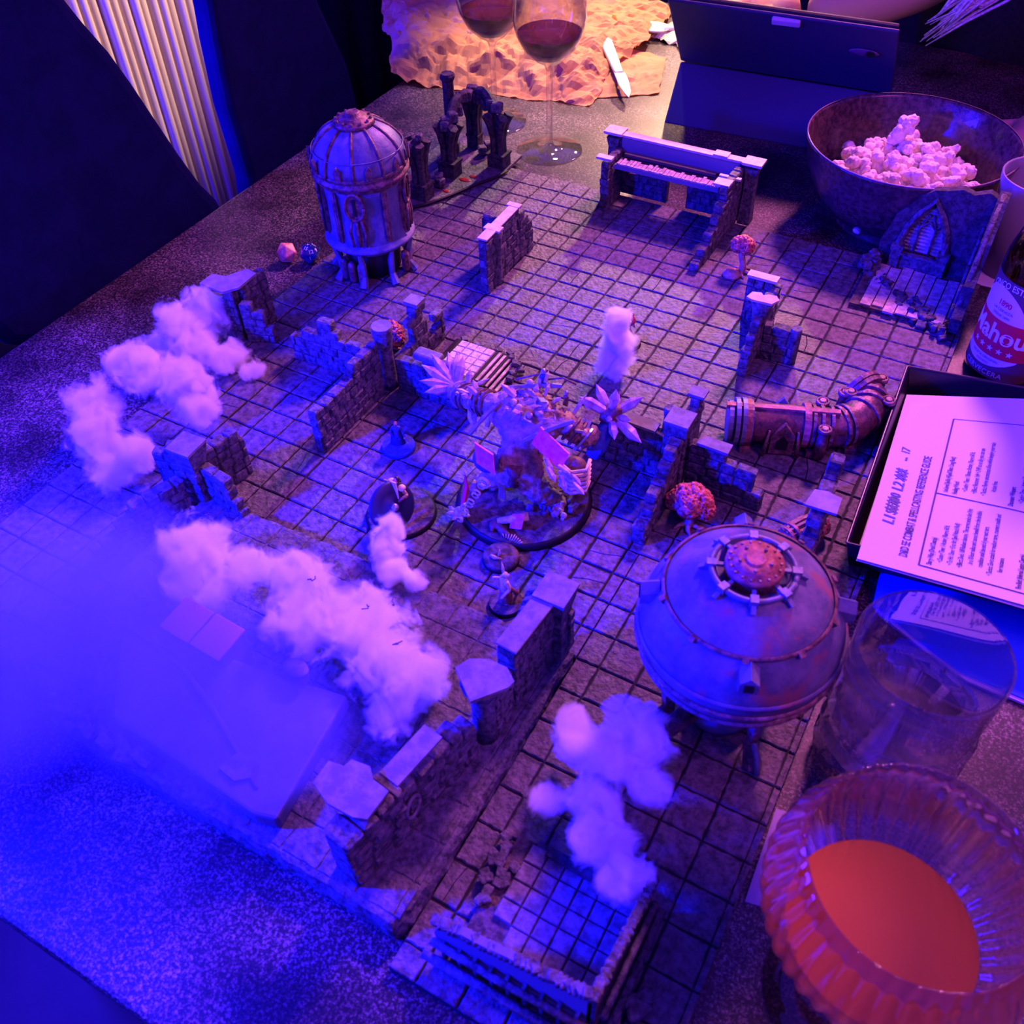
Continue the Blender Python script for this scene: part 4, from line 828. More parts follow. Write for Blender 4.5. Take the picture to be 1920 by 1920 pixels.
rot = Matrix((dirx, nn, dirx.cross(nn))).transposed().to_euler()
k = MB(); k.lathe([(8, 0), (9.5, .8), (8.6, 1.4), (0, 1.4)], n=24, sx=1.7, sy=.62); o = k.build('camera_cutout', mat('purple_rim', (.10, .06, .14), .3), w); o.location = (c-dirx*7)/1000; o.rotation_euler = rot
k = MB(); k.lathe([(4.6, 1), (5, 2.2), (4, 2.6), (3.4, 2.0), (0, 2.0)], n=20); o = k.build('camera_lens', BLACK, w); o.location = c/1000; o.rotation_euler = rot

# ------------------------------------------------------------------ bowl of popcorn
w = th('popcorn_bowl', 12.97, -8.5, -6, 'wide dark brown glazed bowl filled with popcorn', 'bowl')
bw = mat('brown_speckled_glaze', (0.035, 0.018, 0.02), 0.22, col2=(0.11, 0.055, 0.055), scale=180, coords='Object', bump=.15, coat=.3, bscale=700)
pb = [(56, 0), (57, 3), (54, 8), (66, 14), (84, 34), (96, 60), (101, 85), (102, 87), (100.5, 88), (98.5, 85), (93, 60), (81, 36), (62, 18), (40, 13), (.01, 12)]
MB().lathe(pb, n=72, caps=(0, 0)).build('bowl', bw, w)
MB().lathe([(100.6, 87.2), (101.6, 88.1), (100.2, 88.4)], n=72, caps=(0, 0)).build('rim', mat('pale_worn_rim', (.35, .25, .2), .3), w)
PC = mat('popcorn', (0.55, 0.30, 0.20), 0.7, col2=(0.92, 0.80, 0.66), scale=170, lo=.3, hi=.47, bump=.6, bscale=500, coords='Object')
def pop_mesh(k_):
    r = random.Random(40+k_); bm = bmesh.new()
    for i in range(r.choice((4, 5, 6))):
        p = Vector((r.uniform(-1, 1), r.uniform(-1, 1), r.uniform(-.7, .8)))*.0050
        bmesh.ops.create_icosphere(bm, subdivisions=2, radius=r.uniform(.0034, .0054), matrix=Matrix.Translation(p))
    me = bpy.data.meshes.new('popcorn_flake'); bm.to_mesh(me); bm.free(); me = mod_mesh(me, [('REMESH', dict(mode='VOXEL', voxel_size=0.0008))])
    for v_ in me.vertices: v_.co += v_.normal*noise.noise(v_.co*420+Vector((k_, 0, 0)))*.0012
    me.polygons.foreach_set('use_smooth', [True]*len(me.polygons)); me.materials.append(PC); return me
PM = [pop_mesh(k_) for k_ in range(7)]; rp = random.Random(3)
def flake(x, y, z, s=1.0, label=None):
    o = bpy.data.objects.new('popcorn_flake', rp.choice(PM)); COL.objects.link(o); o.location = w.location+Vector((x, y, z))/1000; o.rotation_euler = (rp.uniform(0, 6), rp.uniform(0, 6), rp.uniform(0, 6)); o.scale = (s, s, s)
    tag(o, label or 'pale popcorn flake in the heap inside the brown bowl', 'popcorn', 'popcorn in the brown bowl')
for layer, (n_, rad, z) in enumerate(((46, 66, 30), (60, 74, 42), (54, 72, 52), (36, 56, 61))):
    for i in range(n_):
        r_ = rad*math.sqrt((i+.5)/n_); a = i*2.39996+layer
        flake(r_*math.cos(a)+2, r_*math.sin(a)-4, z+rp.uniform(-3, 3)-(r_/rad)**2*4+6*math.cos(a*.5), rp.uniform(1.0, 1.4))
flake(-20, 34, 72, 1.5, 'largest popcorn flake standing up at the back of the heap'); flake(-14, 38, 83, 1.3, 'popcorn flake on the very top of the heap')

# ------------------------------------------------------------------ black tray with paper sheets, blue folder
w = th('black_tray', 19.3, 6.7, 0, 'shallow matte black tray at the right edge holding paper sheets', 'tray')
ta = [local(w, u, v, 0).xy for u, v in ((16.0, 2.6), (25.0, 1.0), (25.6, 9.6), (16.4, 10.9))]; tc_ = sum((Vector(p) for p in ta), Vector((0, 0)))/4
TB = mat('tray_black_plastic', (0.008, 0.007, 0.012), 0.35)
def ring_poly(k, s, z): return [((p[0]-tc_.x)*s+tc_.x, (p[1]-tc_.y)*s+tc_.y, z) for p in ta]
k = MB(); L_ = [ring_poly(k, .95, .3), ring_poly(k, 1.0, 26), ring_poly(k, 1.012, 27), ring_poly(k, 1.0, 28), ring_poly(k, .985, 27), ring_poly(k, .93, 4)]
vs = [p for r_ in L_ for p in r_]; fs = [(i*4+j, i*4+(j+1) % 4, (i+1)*4+(j+1) % 4, (i+1)*4+j) for i in range(5) for j in range(4)]+[(3, 2, 1, 0), (20, 21, 22, 23)]
k.add(vs, fs); o = k.build('tray_shell', TB, w); bv = o.modifiers.new('b', 'BEVEL'); bv.width = .004; bv.segments = 3; bv.limit_method = 'ANGLE'
fo = th('blue_folder', 20, 11, -6, 'blue folder lying under the near side of the black tray', 'folder')
k = MB(); q = [local(fo, u, v, 0).xy for u, v in ((17.4, 9.6), (26, 9.4), (26, 13.0), (20.0, 12.7), (17.6, 11.6))]; k.prism(q, .2, 4.0); k.build('cover', mat('blue_card', (0.02, 0.09, 0.62), .45), fo)
k = MB(); q = [local(fo, u, v, 0).xy for u, v in ((17.5, 9.7), (26.1, 9.5), (26.1, 13.1), (20.0, 12.8), (17.7, 11.7))]; k.prism(q, .6, 2.6); k.build('pages', mat('pale_pages', (.6, .5, .5), .8), fo)
# paper sheets: A4 page seen sideways; top edge of the page to the left
PAPER = mat('white_paper', (0.62, 0.61, 0.60), 0.8)
def pz(x, y): return math.sin(y/297*2.6)*2.2+17*max(0, x/190)**2*min(1.0, max(0, y)/90)
INK = mat('purple_black_ink', (0.06, 0.015, 0.09), 0.7); PEN = mat('blue_pen_ink', (0.03, 0.02, 0.22), 0.6)
tl = P(16.30, 3.25, 12); bl_ = P(16.80, 11.39, 29); ex = (bl_-tl); ex.normalize()      # page 'left' direction seen on the table
ux = -ex                                                                            # reading direction
down_ = P(19.63, 1.85, 12)-tl; down_ = (down_-ux*down_.dot(ux)).normalized(); nz = ux.cross(down_).normalized()
if nz.z > 0: nz = nz
Wd = (bl_-tl).length*1000; 
def sheet(name, dz, rot, label, off=(0, 0)):
    c = bl_+Vector((0, 0, dz/1000)); root = thing(name, c, label, 'paper sheet', 'paper sheets on the black tray')
    Mx = Matrix((ux, down_, -nz if (-nz).z < 0 else nz)).transposed()
    X = ux.copy(); Y = down_.copy(); 
    if rot: r_ = Matrix.Rotation(rot, 3, ux.cross(down_)); X = r_@X; Y = r_@Y
    k = MB(); N = 20; vs = []; fs = []; nrm = X.cross(Y).normalized(); up = nrm if nrm.z > 0 else -nrm
    for j in range(N+1):
        for i in range(9):
            p = (X*(i/8*Wd)+Y*(j/N*297))+up*pz(i/8*Wd, j/N*297); vs.append(p)
    for j in range(N):
        for i in range(8): fs.append((j*9+i, j*9+i+1, (j+1)*9+i+1, (j+1)*9+i))
    k.add(vs, fs, True); o = k.build('page', PAPER, root); fix_normals(o.data); return root, X, Y, up
sheet('paper_sheet', -2.2, .012, 'lower paper sheet peeking out under the printed sheet')
pg, X, Y, up = sheet('paper_sheet', 0, 0, 'printed sheet with columns of rules text and handwritten notes on the tray')
def write(txt, x, y, size, m_=INK, sx=.8, bold=.05, shear=0, rot=0, name='lettering', align='LEFT', sp=1):
    me = text_mesh(txt, size, shear, sx, bold, align, sp); zoff = .35
    Rt = Matrix.Rotation(rot, 2)
    for v_ in me.vertices:
        q = Rt@Vector((v_.co.x, v_.co.y)); yy = y-q.y*1000; zoff = .5; p = X*((x+q.x*1000)/1000)+Y*(yy/1000)+up*((pz(x+q.x*1000, yy)+zoff)/1000); v_.co = p
    return link(name, me, m_, pg)
def rule(x0, y0, x1, y1, t=.45):
    k = MB(); a, b = Vector((x0, y0)), Vector((x1, y1)); n_ = int(max(1, (b-a).length/12)); d = (b-a).normalized(); s_ = Vector((-d.y, d.x))*t; vs = []; fs = []
    for i in range(n_+1):
        for sg in (-1, 1):
            q = a.lerp(b, i/n_)+s_*sg; vs.append(X*q.x+Y*q.y+up*(pz(q.x, q.y)+.45))
    for i in range(n_): fs.append((i*2, i*2+1, i*2+3, i*2+2))
    k.add(vs, fs); k.build('ruled_line', INK, pg)
write('D&D 5E COMBAT & SPELLCASTING REFERENCE GUIDE', 14, 27.5, 7.8, sx=.60, bold=.12)
write('L1', 43, 13, 11, PEN, .9, .22, .2); write('SSDD0', 54, 13, 10, PEN, .8, .22, .2); write('L2', 81, 13, 11, PEN, .9, .22, .2); write('XXX', 93, 13, 9.5, PEN, .7, .22, .2); write('-', 118, 12, 13, PEN, 1, .2); write('17', 126, 11.5, 9, PEN, .8, .1, .3)
for x in (56, 60, 64, 68, 95, 99, 103): write('/', x, 13, 13, PEN, .8, .1, .2, name='pen_stroke'); write('x', x, 13, 9, PEN, .9, .1, .2, name='pen_stroke')
rule(10, 38, 178, 38, .6); rule(10, 38, 10, 285, .45); rule(178, 38, 178, 285, .3); rule(88, 38, 88, 285, .45)
colA = [('Starry Wisp (Druid Cantrip)', 0, 1), ('Casting Time: 1 Action | Range: 60 ft.', 1, 0), ('To Hit / Save: +5 to hit (Spell Attack Roll)', 1, 0), ('Effect: Deals 1d8 Radiant damage. The target emits dim light', 1, 0), ('in a 10-foot radius and cannot benefit from the Invisible', 2, 0), ('condition until the end of your next turn.', 2, 0), ('Tactics: Go-to attack for medium range, counters stealth and', 1, 0), ('foe resistance.', 2, 0), ('', 0, 0),
        ('Fire Bolt (Infernal Legacy Cantrip)', 0, 1), ('Casting Time: 1 Action | Range: 120 ft.', 1, 0), ('To Hit / Save: +5 to hit (Spell Attack Roll)', 1, 0), ('Effect: Deals 1d10 Fire damage. Ignites flammable objects not', 1, 0), ('being worn or carried.', 2, 0), ('Tactics: Long range option for', 1, 0)]
colB = [('1st-Level Spells (4 Spell Slots / Long Rest)', 0, 1), ('Healing Word', 0, 1), ('Casting Time: 1 Bonus Action | Range: 60 ft.', 1, 0), ('Effect: Restores 1d4 + 3 HP to an ally you can see', 1, 0), ('Tactics: Revive unconscious allies while keeping your main', 1, 0), ('Action free.', 2, 0), ('', 0, 0), ('Dissonant Whispers', 0, 1), ('Casting Time: 1 Action | Range: 60 ft.', 1, 0), ('To Hit / Save: DC 13 Wisdom Saving Throw', 1, 0), ('Effect: 3d6 Psychic damage (half on save). Target must use', 1, 0), ('its Reaction to run away.', 2, 0), ('Tactics: Forces Opportunity Attacks from', 1, 0)]
for x0, colt in ((13, colA), (91, colB)):
    y = 44
    for t, ind, b in colt:
        if t: write(('\u2022 ' if ind == 1 else '')+t, x0+(0, 5, 11)[ind], y, 4.7, sx=.52, bold=.14 if b else .09, sp=1.0)
        y += 6.1

# ------------------------------------------------------------------ beer bottle
w = th('beer_bottle', 18.75, -.55, -6, 'brown beer bottle with a red and white label at the right edge', 'bottle')
BG = glass('brown_bottle_glass', (0.22, 0.07, 0.02), .02, 1.5)
pb = [(0.01, 3), (24, 2), (28, 0), (31, 3), (31.5, 8), (31.5, 104), (31, 112), (27, 128), (20, 146), (15, 162), (13.3, 180), (13, 214), (14.6, 216), (14.6, 221), (13, 223), (10, 223), (10, 180), (12, 160), (17, 145), (24, 127), (28.5, 110), (29, 10), (20, 6), (.01, 6)]
_o = MB().lathe(pb, n=48, caps=(0, 0)).build('bottle_glass', BG, w); solid(_o)
MB().lathe([(.01, 6.5), (20, 6.6), (28.7, 10), (28.7, 60), (.01, 60)], n=40, caps=(0, 0)).build('beer', glass('amber_beer', (.75, .30, .05), 0, 1.33), w)
def wrap(r, pts2, m_, name, parent=None):
    k = MB(); k.v = [(r*math.cos(a), r*math.sin(a), z) for a, z in pts2[0]]; k.f = pts2[1]; k.sm = [True]*len(k.f); return k.build(name, m_, parent or w)
AC = -PI/2-.50                                       # the label faces the near left
def band_poly(zf0, zf1, a0, a1, n=28):
    vs = []; fs = []
    for i in range(n+1): t = i/n; a = a0+(a1-a0)*t; vs += [(a, zf0(t)), (a, zf1(t))]
    for i in range(n): fs.append((i*2, i*2+2, i*2+3, i*2+1))
    return vs, fs
A0_, A1_ = AC-1.35, AC+1.15
DARKL = mat('label_dark_brown', (.10, .045, .05), .6); PALEL = mat('label_pale', (.78, .66, .72), .6); REDL = mat('label_red', (.62, .005, .03), .5); WHT = mat('label_white', (.85, .82, .82), .6); GREYL = mat('label_taupe_print', (.42, .34, .34), .6)
wrap(31.65, band_poly(lambda t: 8, lambda t: 96, A0_, A1_), DARKL, 'label_paper')
arc = lambda lo, hi: (lambda t: lo+(hi-lo)*math.sin(max(0, min(1, (t-.02)/.9))*PI)**.6)
wrap(31.75, band_poly(lambda t: 60, arc(60, 88), A0_+.05, A1_-.35), PALEL, 'label_top_arch')
wrap(31.75, band_poly(lambda t: 31-13*math.sin(t*PI)**.6, lambda t: 31, A0_+.05, A1_-.35), PALEL, 'label_bottom_arch')
wrap(31.85, band_poly(lambda t: 30-2*math.sin(t*PI), lambda t: 62, A0_, A1_), REDL, 'label_red_band')
def wtext(t, size, ac, z, m_, name='lettering', sx=1, bold=0, shear=0, zf=None, r=32.0, sp=1):
    me = text_mesh(t, size, shear, sx, bold, sp=sp)
    for v_ in me.vertices:
        a = ac+v_.co.x*1000/31.8; zz = z+v_.co.y*1000+(zf(v_.co.x*1000) if zf else 0); v_.co = Vector((r*math.cos(a), r*math.sin(a), zz))/1000
    return link(name, me, m_, w)
wtext('Mahou', 22, AC-.10, 49, WHT, bold=.5, sx=.95)
for i in range(5):
    s_ = [(math.cos(PI/2+j*PI/5)*(2.9 if j % 2 == 0 else 1.15), math.sin(PI/2+j*PI/5)*(2.9 if j % 2 == 0 else 1.15)) for j in range(10)]
    a = AC-.55+i*.26; k = MB(); k.v = [(32.0*math.cos(a+x/32), 32.0*math.sin(a+x/32), 35+y) for x, y in s_]+[(32.0*math.cos(a), 32.0*math.sin(a), 35)]; k.f = [(10, j, (j+1) % 10) for j in range(10)]; k.sm = [False]*10; k.build('star', WHT, w)
wtext('CINCO ESTRELLAS', 7.5, AC+.05, 87, WHT, sx=.85, bold=.1, zf=lambda x: 4.5-x*x/110)
wtext('1890', 6.5, AC-.1, 76, REDL, bold=.2); wtext('LA CERVEZA', 3.4, AC-.1, 70, INK); wtext('DESDE 1890', 3.2, AC-.1, 65.5, INK)
wtext('CERVECERA', 6.5, AC-.05, 12.5, GREYL, bold=.15, sp=1.1); wtext('RECETA ORIGINAL', 3.2, AC-.1, 25, INK); wtext('MADRID', 3.2, AC-.1, 21, REDL)

# ------------------------------------------------------------------ glassware
def ribbed_lathe(k, prof_, n, amp, cnt, z0, z1, twist=0.0):
    vs = []; kk = len(prof_)
    for i in range(n):
        a = 2*PI*i/n
        for r, z in prof_:
            f_ = 1+(amp*math.cos(cnt*a+twist*z)*(1 if z0 < z < z1 else 0))*(1 if r > 5 else 0); vs.append((r*f_*math.cos(a), r*f_*math.sin(a), z))
    fs = [(i*kk+q, ((i+1) % n)*kk+q, ((i+1) % n)*kk+q+1, i*kk+q+1) for i in range(n) for q in range(kk-1)]
    k.add(vs, fs, True)
WINE = mat('red_wine', (0.34, 0.10, 0.045), .05, ior=1.34, trans=.6)
def wine_glass(u, v, label, h0=100, fill=28, rz=0):
    w = th('wine_glass', u, v, -6, label, 'wine glass', 'wine glasses in front of the brown paper')
    out = [(.01, 0), (38.5, 0), (39, .8), (38, 1.6), (20, 3), (6, 6), (4, 12), (3.6, 50), (3.8, h0-6), (6, h0)]
    bowl = [(6, h0), (16, h0+6), (28, h0+17), (37, h0+34), (40, h0+52), (38, h0+76), (33, h0+100)]
    inn = [(32, h0+100), (37, h0+76), (39, h0+52), (36, h0+34), (27, h0+18), (15, h0+8), (4, h0+4), (.01, h0+4)]
    k = MB(); k.lathe(out[:-1], n=40, caps=(0, 0)); k.lathe([(3.8, h0-6)]+bowl+inn, n=40, caps=(0, 0)); solid(k.build('glass', GLASS, w))
    k = MB()
    ww = [(r-.6, z) for r, z in reversed(inn[:-1]) if z < h0+fill+8]; ww = [(.01, h0+4.5)]+[(max(r, 1), z+.4) for r, z in ww]; rt = 36 if fill > 24 else 30; ww += [(rt-.8, h0+fill)]
    k.lathe(sorted(ww[:-1], key=lambda p: p[1])+ww[-1:], n=40, caps=(0, 1)); k.build('wine', WINE, w); return w
wine_glass(-2.4, -7.6, 'nearer wine glass standing on clear table beside the ruined house', 98, 34)
wine_glass(-6.1, -9.0, 'farther wine glass half hidden behind the gothic arches', 96, 34)

w = th('tumbler', 18.9, 16.05, -6, 'clear cut glass tumbler with water between the tank and the orange drink', 'tumbler')
k = MB(); base_h = 14; pr_o = [(.01, 0), (34, 0), (37.5, 3)]+[(37.5+z*.018, z) for z in range(6, 116, 6)]+[(39.6, 116)]; pr_i = [(38.2, 116)]+[(37.3+z*.007, z) for z in range(110, 20, -10)]+[(34, base_h+1), (.01, base_h)]
n = 120; vs = []; pr_ = pr_o+pr_i; kk = len(pr_)
for i in range(n):
    a = 2*PI*i/n
    for q, (r, z) in enumerate(pr_):
        f_ = 0
        if q < len(pr_o) and 3 < z < 66: f_ = -1.5*abs(math.sin(6*a+z*.07))-1.5*abs(math.sin(6*a-z*.07))
        vs.append(((r+f_)*math.cos(a), (r+f_)*math.sin(a), z))
k.add(vs, [(i*kk+q, ((i+1) % n)*kk+q, ((i+1) % n)*kk+q+1, i*kk+q+1) for i in range(n) for q in range(kk-1)], False); solid(k.build('glass', CUTGLASS, w))
k = MB(); nc = 26; rg = [(2, 37.6), (13, 40.6), (24, 38.4), (35, 41.0), (46, 38.8), (57, 41.0), (66, 39.0)]; vs = []
for q, (z, r) in enumerate(rg):
    for i in range(nc): a = 2*PI*(i+.5*(q % 2))/nc; vs.append((r*math.cos(a), r*math.sin(a), z))
fs = []
for q in range(len(rg)-1):
    for i in range(nc):
        a, b, c, d = q*nc+i, q*nc+(i+1) % nc, (q+1)*nc+i, (q+1)*nc+(i+1) % nc
        fs += [(a, b, c), (b, d, c)] if q % 2 == 0 else [(a, d, c), (a, b, d)]
k.add(vs, fs); k.build('cut_diamond_pattern', thin_glass('cut_glass_facets', (.95, .9, .97), .35, 4.0), w)
MB().lathe([(.01, 14.4), (33.5, 15.4), (36.6, 21), (36.9, 50), (.01, 50)], n=60, caps=(0, 0)).build('water', thin_glass('water', (.95, .93, .97), .15), w)

w = th('ribbed_balloon_glass', 19.5, 21.6, -6, 'ribbed balloon glass of orange drink in the near right corner', 'glass')
zc2 = 122; o_p = []; i_p = []
for t in range(-8, 7): a = t*PI/18; o_p.append((56*math.cos(a), zc2+50*math.sin(a)))
o_p = [(.01, 0), (36, 0), (36.5, 1), (20, 3), (6, 6), (4.5, 14), (4.5, 62), (7, 70)]+[p for p in o_p[1:] if p[1] < 152]+[(45.5, 158)]
i_p = [(44.4, 158.5)]+[(54.6*math.cos(t*PI/18), zc2+48.6*math.sin(t*PI/18)) for t in range(3, -8, -1)]+[(6, 77), (.01, 76)]
k = MB(); ribbed_lathe(k, o_p+i_p, 240, .017, 40, 74, 150, .006); solid(k.build('glass', RIBGLASS, w))
lq = [(.01, 77.5)]+[(53.9*math.cos(t*PI/18), zc2+48.0*math.sin(t*PI/18)) for t in range(-7, -3)]; LZ = lq[-1]
OR = mat('orange_juice', (0.95, 0.34, 0.035), .35); OR.node_tree.nodes['Principled BSDF'].inputs['Subsurface Weight'].default_value = .0
MB().lathe(lq, n=64, caps=(0, 1)).build('orange_drink', OR, w)

w = th('plastic_cup', 17.9, -6.9, -6, 'frosted plastic cup behind the beer bottle at the right edge', 'cup')
FR = mat('frosted_plastic', (.8, .72, .8), .45, trans=.75, ior=1.3)
MB().lathe([(.01, 0), (27, 0), (28, 2), (38, 96), (37, 97), (35.6, 95), (26.5, 3.5), (.01, 3)], n=40, caps=(0, 0)).build('cup_wall', FR, w)
w = th('paper_napkin', 17.6, -6.6, -6, 'white napkin under the frosted cup', 'napkin')
nk = MB(); N = 12; vs = [(-32+64*i/N, -34+68*j/N, .5+1.2*abs(noise.noise(Vector((i*.5, j*.5, 0))))) for j in range(N+1) for i in range(N+1)]; 
nk.add(vs, [(j*(N+1)+i, j*(N+1)+i+1, (j+1)*(N+1)+i+1, (j+1)*(N+1)+i) for j in range(N) for i in range(N)], True); o = nk.build('sheet', PAPER, w); sd = o.modifiers.new('s', 'SOLIDIFY'); sd.thickness = .0004

w = th('plastic_card', 17.8, 19.6, -6, 'pale translucent plastic card on the table left of the orange drink', 'card')
q = [local(w, u, v, 0).xy for u, v in (17.18, 18.46, 17.33, 20.74, 17.81, 20.76, 18.23, 18.35)] if False else [local(w, u, v, 0).xy for u, v in ((17.2, 18.4), (17.3, 20.75), (18.6, 20.5), (18.5, 18.2))]
k = MB(); k.prism(q, .2, 1.4); k.build('card', mat('lilac_plastic', (.30, .24, .42), .35), w)

# ------------------------------------------------------------------ brown paper, knife, napkins at the far end
KRAFT = mat('kraft_paper', (0.58, 0.30, 0.16), .75, col2=(0.68, 0.38, 0.22), scale=25, bump=.25, bscale=220, coords='World')
def crumple(name, pts_uv, nx, ny, hfun, m_, label, cat, seed=0, amp=9, fr=.03):
    (ua, va), (ub, vb), (uc, vc), (ud, vd) = pts_uv; root = th(name, (ua+uc)/2, (va+vc)/2, -6, label, cat); vs = []; fs = []
    for j in range(ny+1):
        t = j/ny
        for i in range(nx+1):
            s_ = i/nx; u = (ua*(1-s_)+ub*s_)*(1-t)+(ud*(1-s_)+uc*s_)*t; v = (va*(1-s_)+vb*s_)*(1-t)+(vd*(1-s_)+vc*s_)*t
            p = local(root, u, v, 0); q_ = Vector((p.x*fr, p.y*fr, seed))
            c1 = noise.cell_vector(q_*1.3)[0]; rd = 1-abs(noise.noise(q_*1.5))*2; rd2 = 1-abs(noise.noise(q_*3.3+Vector((9, 1, 2))))*2+.45*(1-abs(noise.noise(q_*8+Vector((2, 1, 2))))*2)
            v1 = noise.voronoi(q_*1.5)[0]; v2 = noise.voronoi(q_*4.0+Vector((3, 1, 0)))[0]; rd = 1.6*(v1[1]-v1[0])-.7; rd2 = 1.1*(v2[1]-v2[0])-.4+.25*rd2
            z = hfun(s_, t)+amp*(.9*rd+.5*rd2)*min(1, hfun(s_, t)/8+.12)
            vs.append((p.x+amp*.8*noise.noise(q_*2+Vector((0, 5, 0))), p.y+amp*.8*noise.noise(q_*2+Vector((5, 0, 0))), max(.6, z)))
    for j in range(ny):
        for i in range(nx): fs.append((j*(nx+1)+i, j*(nx+1)+i+1, (j+1)*(nx+1)+i+1, (j+1)*(nx+1)+i))
    k = MB(); k.add(vs, fs, False); o = k.build('sheet', m_, root); sd = o.modifiers.new('s', 'SOLIDIFY'); sd.thickness = .0005; return root
def hk(s, t):
    e = min(s, 1-s)*6; f_ = min(t*5, 1.0)
    return 4+36*f_*min(1, e+.35)*(1-.4*t)+(34*max(0, 1-s*4)*(.3+t))
crumple('brown_paper_wrap', ((-13.2, -10.6), (-2.8, -12.4), (-3.6, -25.5), (-21.5, -21.0)), 84, 64, hk, KRAFT, 'big crumpled sheet of brown wrapping paper behind the wine glasses', 'paper', 2, 12, .017)
crumple('brown_paper_bag', ((-3.1, -13.2), (-.2, -15.2), (-1.6, -19.5), (-6.2, -19.8)), 30, 24, lambda s, t: 2+16*math.sin(PI*min(1, t*1.1))*(1-s*.75), KRAFT, 'smaller torn brown paper piece under the knife', 'paper', 7, 4, .03)
def translucent(m, f, col):
    n, l = m.node_tree.nodes, m.node_tree.links; b = n['Principled BSDF']; b.inputs['Specular IOR Level'].default_value = .2
    t = n.new('ShaderNodeBsdfTranslucent'); t.inputs[0].default_value = (*col, 1); x = n.new('ShaderNodeMixShader'); x.inputs[0].default_value = f; l.new(b.outputs[0], x.inputs[1]); l.new(t.outputs[0], x.inputs[2]); l.new(x.outputs[0], n['Material Output'].inputs['Surface'])
translucent(KRAFT, .38, (.9, .45, .2))
YN = mat('cream_tissue', (.82, .70, .46), .8)
crumple('paper_tissue', ((-3.4, -21.5), (.6, -20.5), (0, -25.6), (-2.6, -26.2)), 22, 18, lambda s, t: 6+26*math.sin(PI*t)*math.sin(PI*s), YN, 'crumpled cream tissue at the bright far end of the table', 'tissue', 4, 10, .05)
w = th('table_knife', -2.3, -15.5, -6, 'silver table knife lying on the torn brown paper', 'knife')
kb = P(-1.0, -13.3, 6)-w.location; kt = P(-5.3, -18.9, 26)-w.location; kd = (kt-kb).normalized(); sd_ = Vector((kd.y, -kd.x, 0)).normalized(); kn = kd.cross(sd_).normalized(); K1 = kb*1000
k = MB(); k.slab([(0, 0), (14, 5.5), (40, 8), (58, 7.5), (60, -6), (30, -6), (10, -3)], K1, kd, sd_, kn*1.6); k.build('blade', mat('steel', (.75, .7, .68), .28, metal=.9, col2=(.45, .4, .4), scale=80), w)
k = MB(); k.slab([(60, 5), (66, 6), (140, 8), (150, 4), (150, -6), (140, -9), (66, -6), (60, -5)], K1-kn, kd, sd_, kn*4.5); o = k.build('handle', mat('pale_steel_handle', (.6, .6, .62), .35, metal=.6), w); bv = o.modifiers.new('b', 'BEVEL'); bv.width = .0015; bv.segments = 3
w = th('carrot_stick', -5.4, -20.9, -6, 'small orange food scrap standing on the brown paper', 'food'); MB().lathe([(6, 0), (7, 9), (5, 20), (2, 30)], n=9, sx=1.2).build('scrap', mat('orange_food', (.75, .22, .04), .5), w)
w = th('ceramic_spoon', -3.4, -22.0, -6, 'white ceramic spoon by the tablet at the far end', 'spoon')
k = MB(); k.lathe([(3, 6), (14, 9), (17, 13), (15.5, 12.5), (12, 10), (0.01, 8)], n=20, sx=1.3, caps=(0, 0)); k.build('spoon_bowl', mat('white_glaze', (.85, .8, .7), .2), w)
k = MB(); k.tube([(14, 0, 11), (34, 6, 14), (70, 14, 12)], [4, 3, 4.5], 8); k.build('handle', mat('white_glaze'), w)

# stray cable tie, twig and other bits on the near left platform

# ------------------------------------------------------------------ stone slab with leaning panels on the platform
w = th('stone_slab', 4.2, 23.0, 10, 'large plain stone slab tilted on the platform under the blue haze', 'slab')
SLB = mat('smooth_slab_stone', (0.10, 0.10, 0.12), .6, col2=(.16, .16, .18), scale=30, bump=.2, coords='World')
q = [local(w, u, v, 0).xy for u, v in ((0.7, 22.0), (4.9, 21.55), (7.25, 21.15), (7.75, 24.45), (7.2, 24.6), (2.6, 24.3))]
k = MB(); k.prism(q, .5, 14); o = k.build('slab_body', SLB, w); bv = o.modifiers.new('b', 'BEVEL'); bv.width = .002; bv.segments = 2
for (u, v, du, s_) in ((4.9, 21.4, 3.6, 0), (6.0, 21.0, 2.5, 0)): pass
k = MB(); a = local(w, .9, 22.15, 0); b = local(w, 6.9, 24.1, 0); k.tube([(a.x, a.y, 15), (a.x+60, a.y-8, 16), (a.x+105, a.y-26, 15.5), (b.x, b.y, 14.4)], [1.6, 2.4, 2.0, 1], 6); k.build('raised_ridge', SLB, w)
k = MB(); a = local(w, 6.2, 23.9, 0); k.slab([(-9, -6), (-6, 7), (6, 9), (11, -2), (4, -8)], (a.x, a.y, 14.3), (1, 0, 0), (0, 1, 0), (0, 0, 2)); k.build('chipped_plate', CAP, w)
k = MB(); a = local(w, 5.9, 21.3, 0); k.lathe([(7, 14), (7.6, 22), (8.4, 24), (8, 25.4), (0.01, 25.8)], (a.x, a.y, 0), 14, sx=1.1, sy=.75, caps=(0, 0)); k.build('round_stump', CAP, w)
w = th('pink_panel_pair', 3.2, 21.6, 10, 'two square pinkish panels leaning side by side on the slab', 'panel')
PK = mat('pinkish_card_tile', (.42, .16, .22), .6, coords='World')
for i in range(2):
    a = local(w, 2.15+i*1.04, 21.1+.04*i, 0); k = MB(); k.box((a.x+13, a.y-11, 28), (25.2, 25.5, 2.2), -.05, .12); o = k.build('panel', PK, w); bv = o.modifiers.new('b', 'BEVEL'); bv.width = .0008; bv.segments = 2
k = MB(); a = local(w, 3.2, 21.5, 0); k.box((a.x, a.y, 14), (48, 20, 26), -.05); k.build('block_under_panels', SLB, w)
w = th('broken_statue', .9, 21.4, 10, 'small broken winged statue at the far left end of the slab', 'statue')
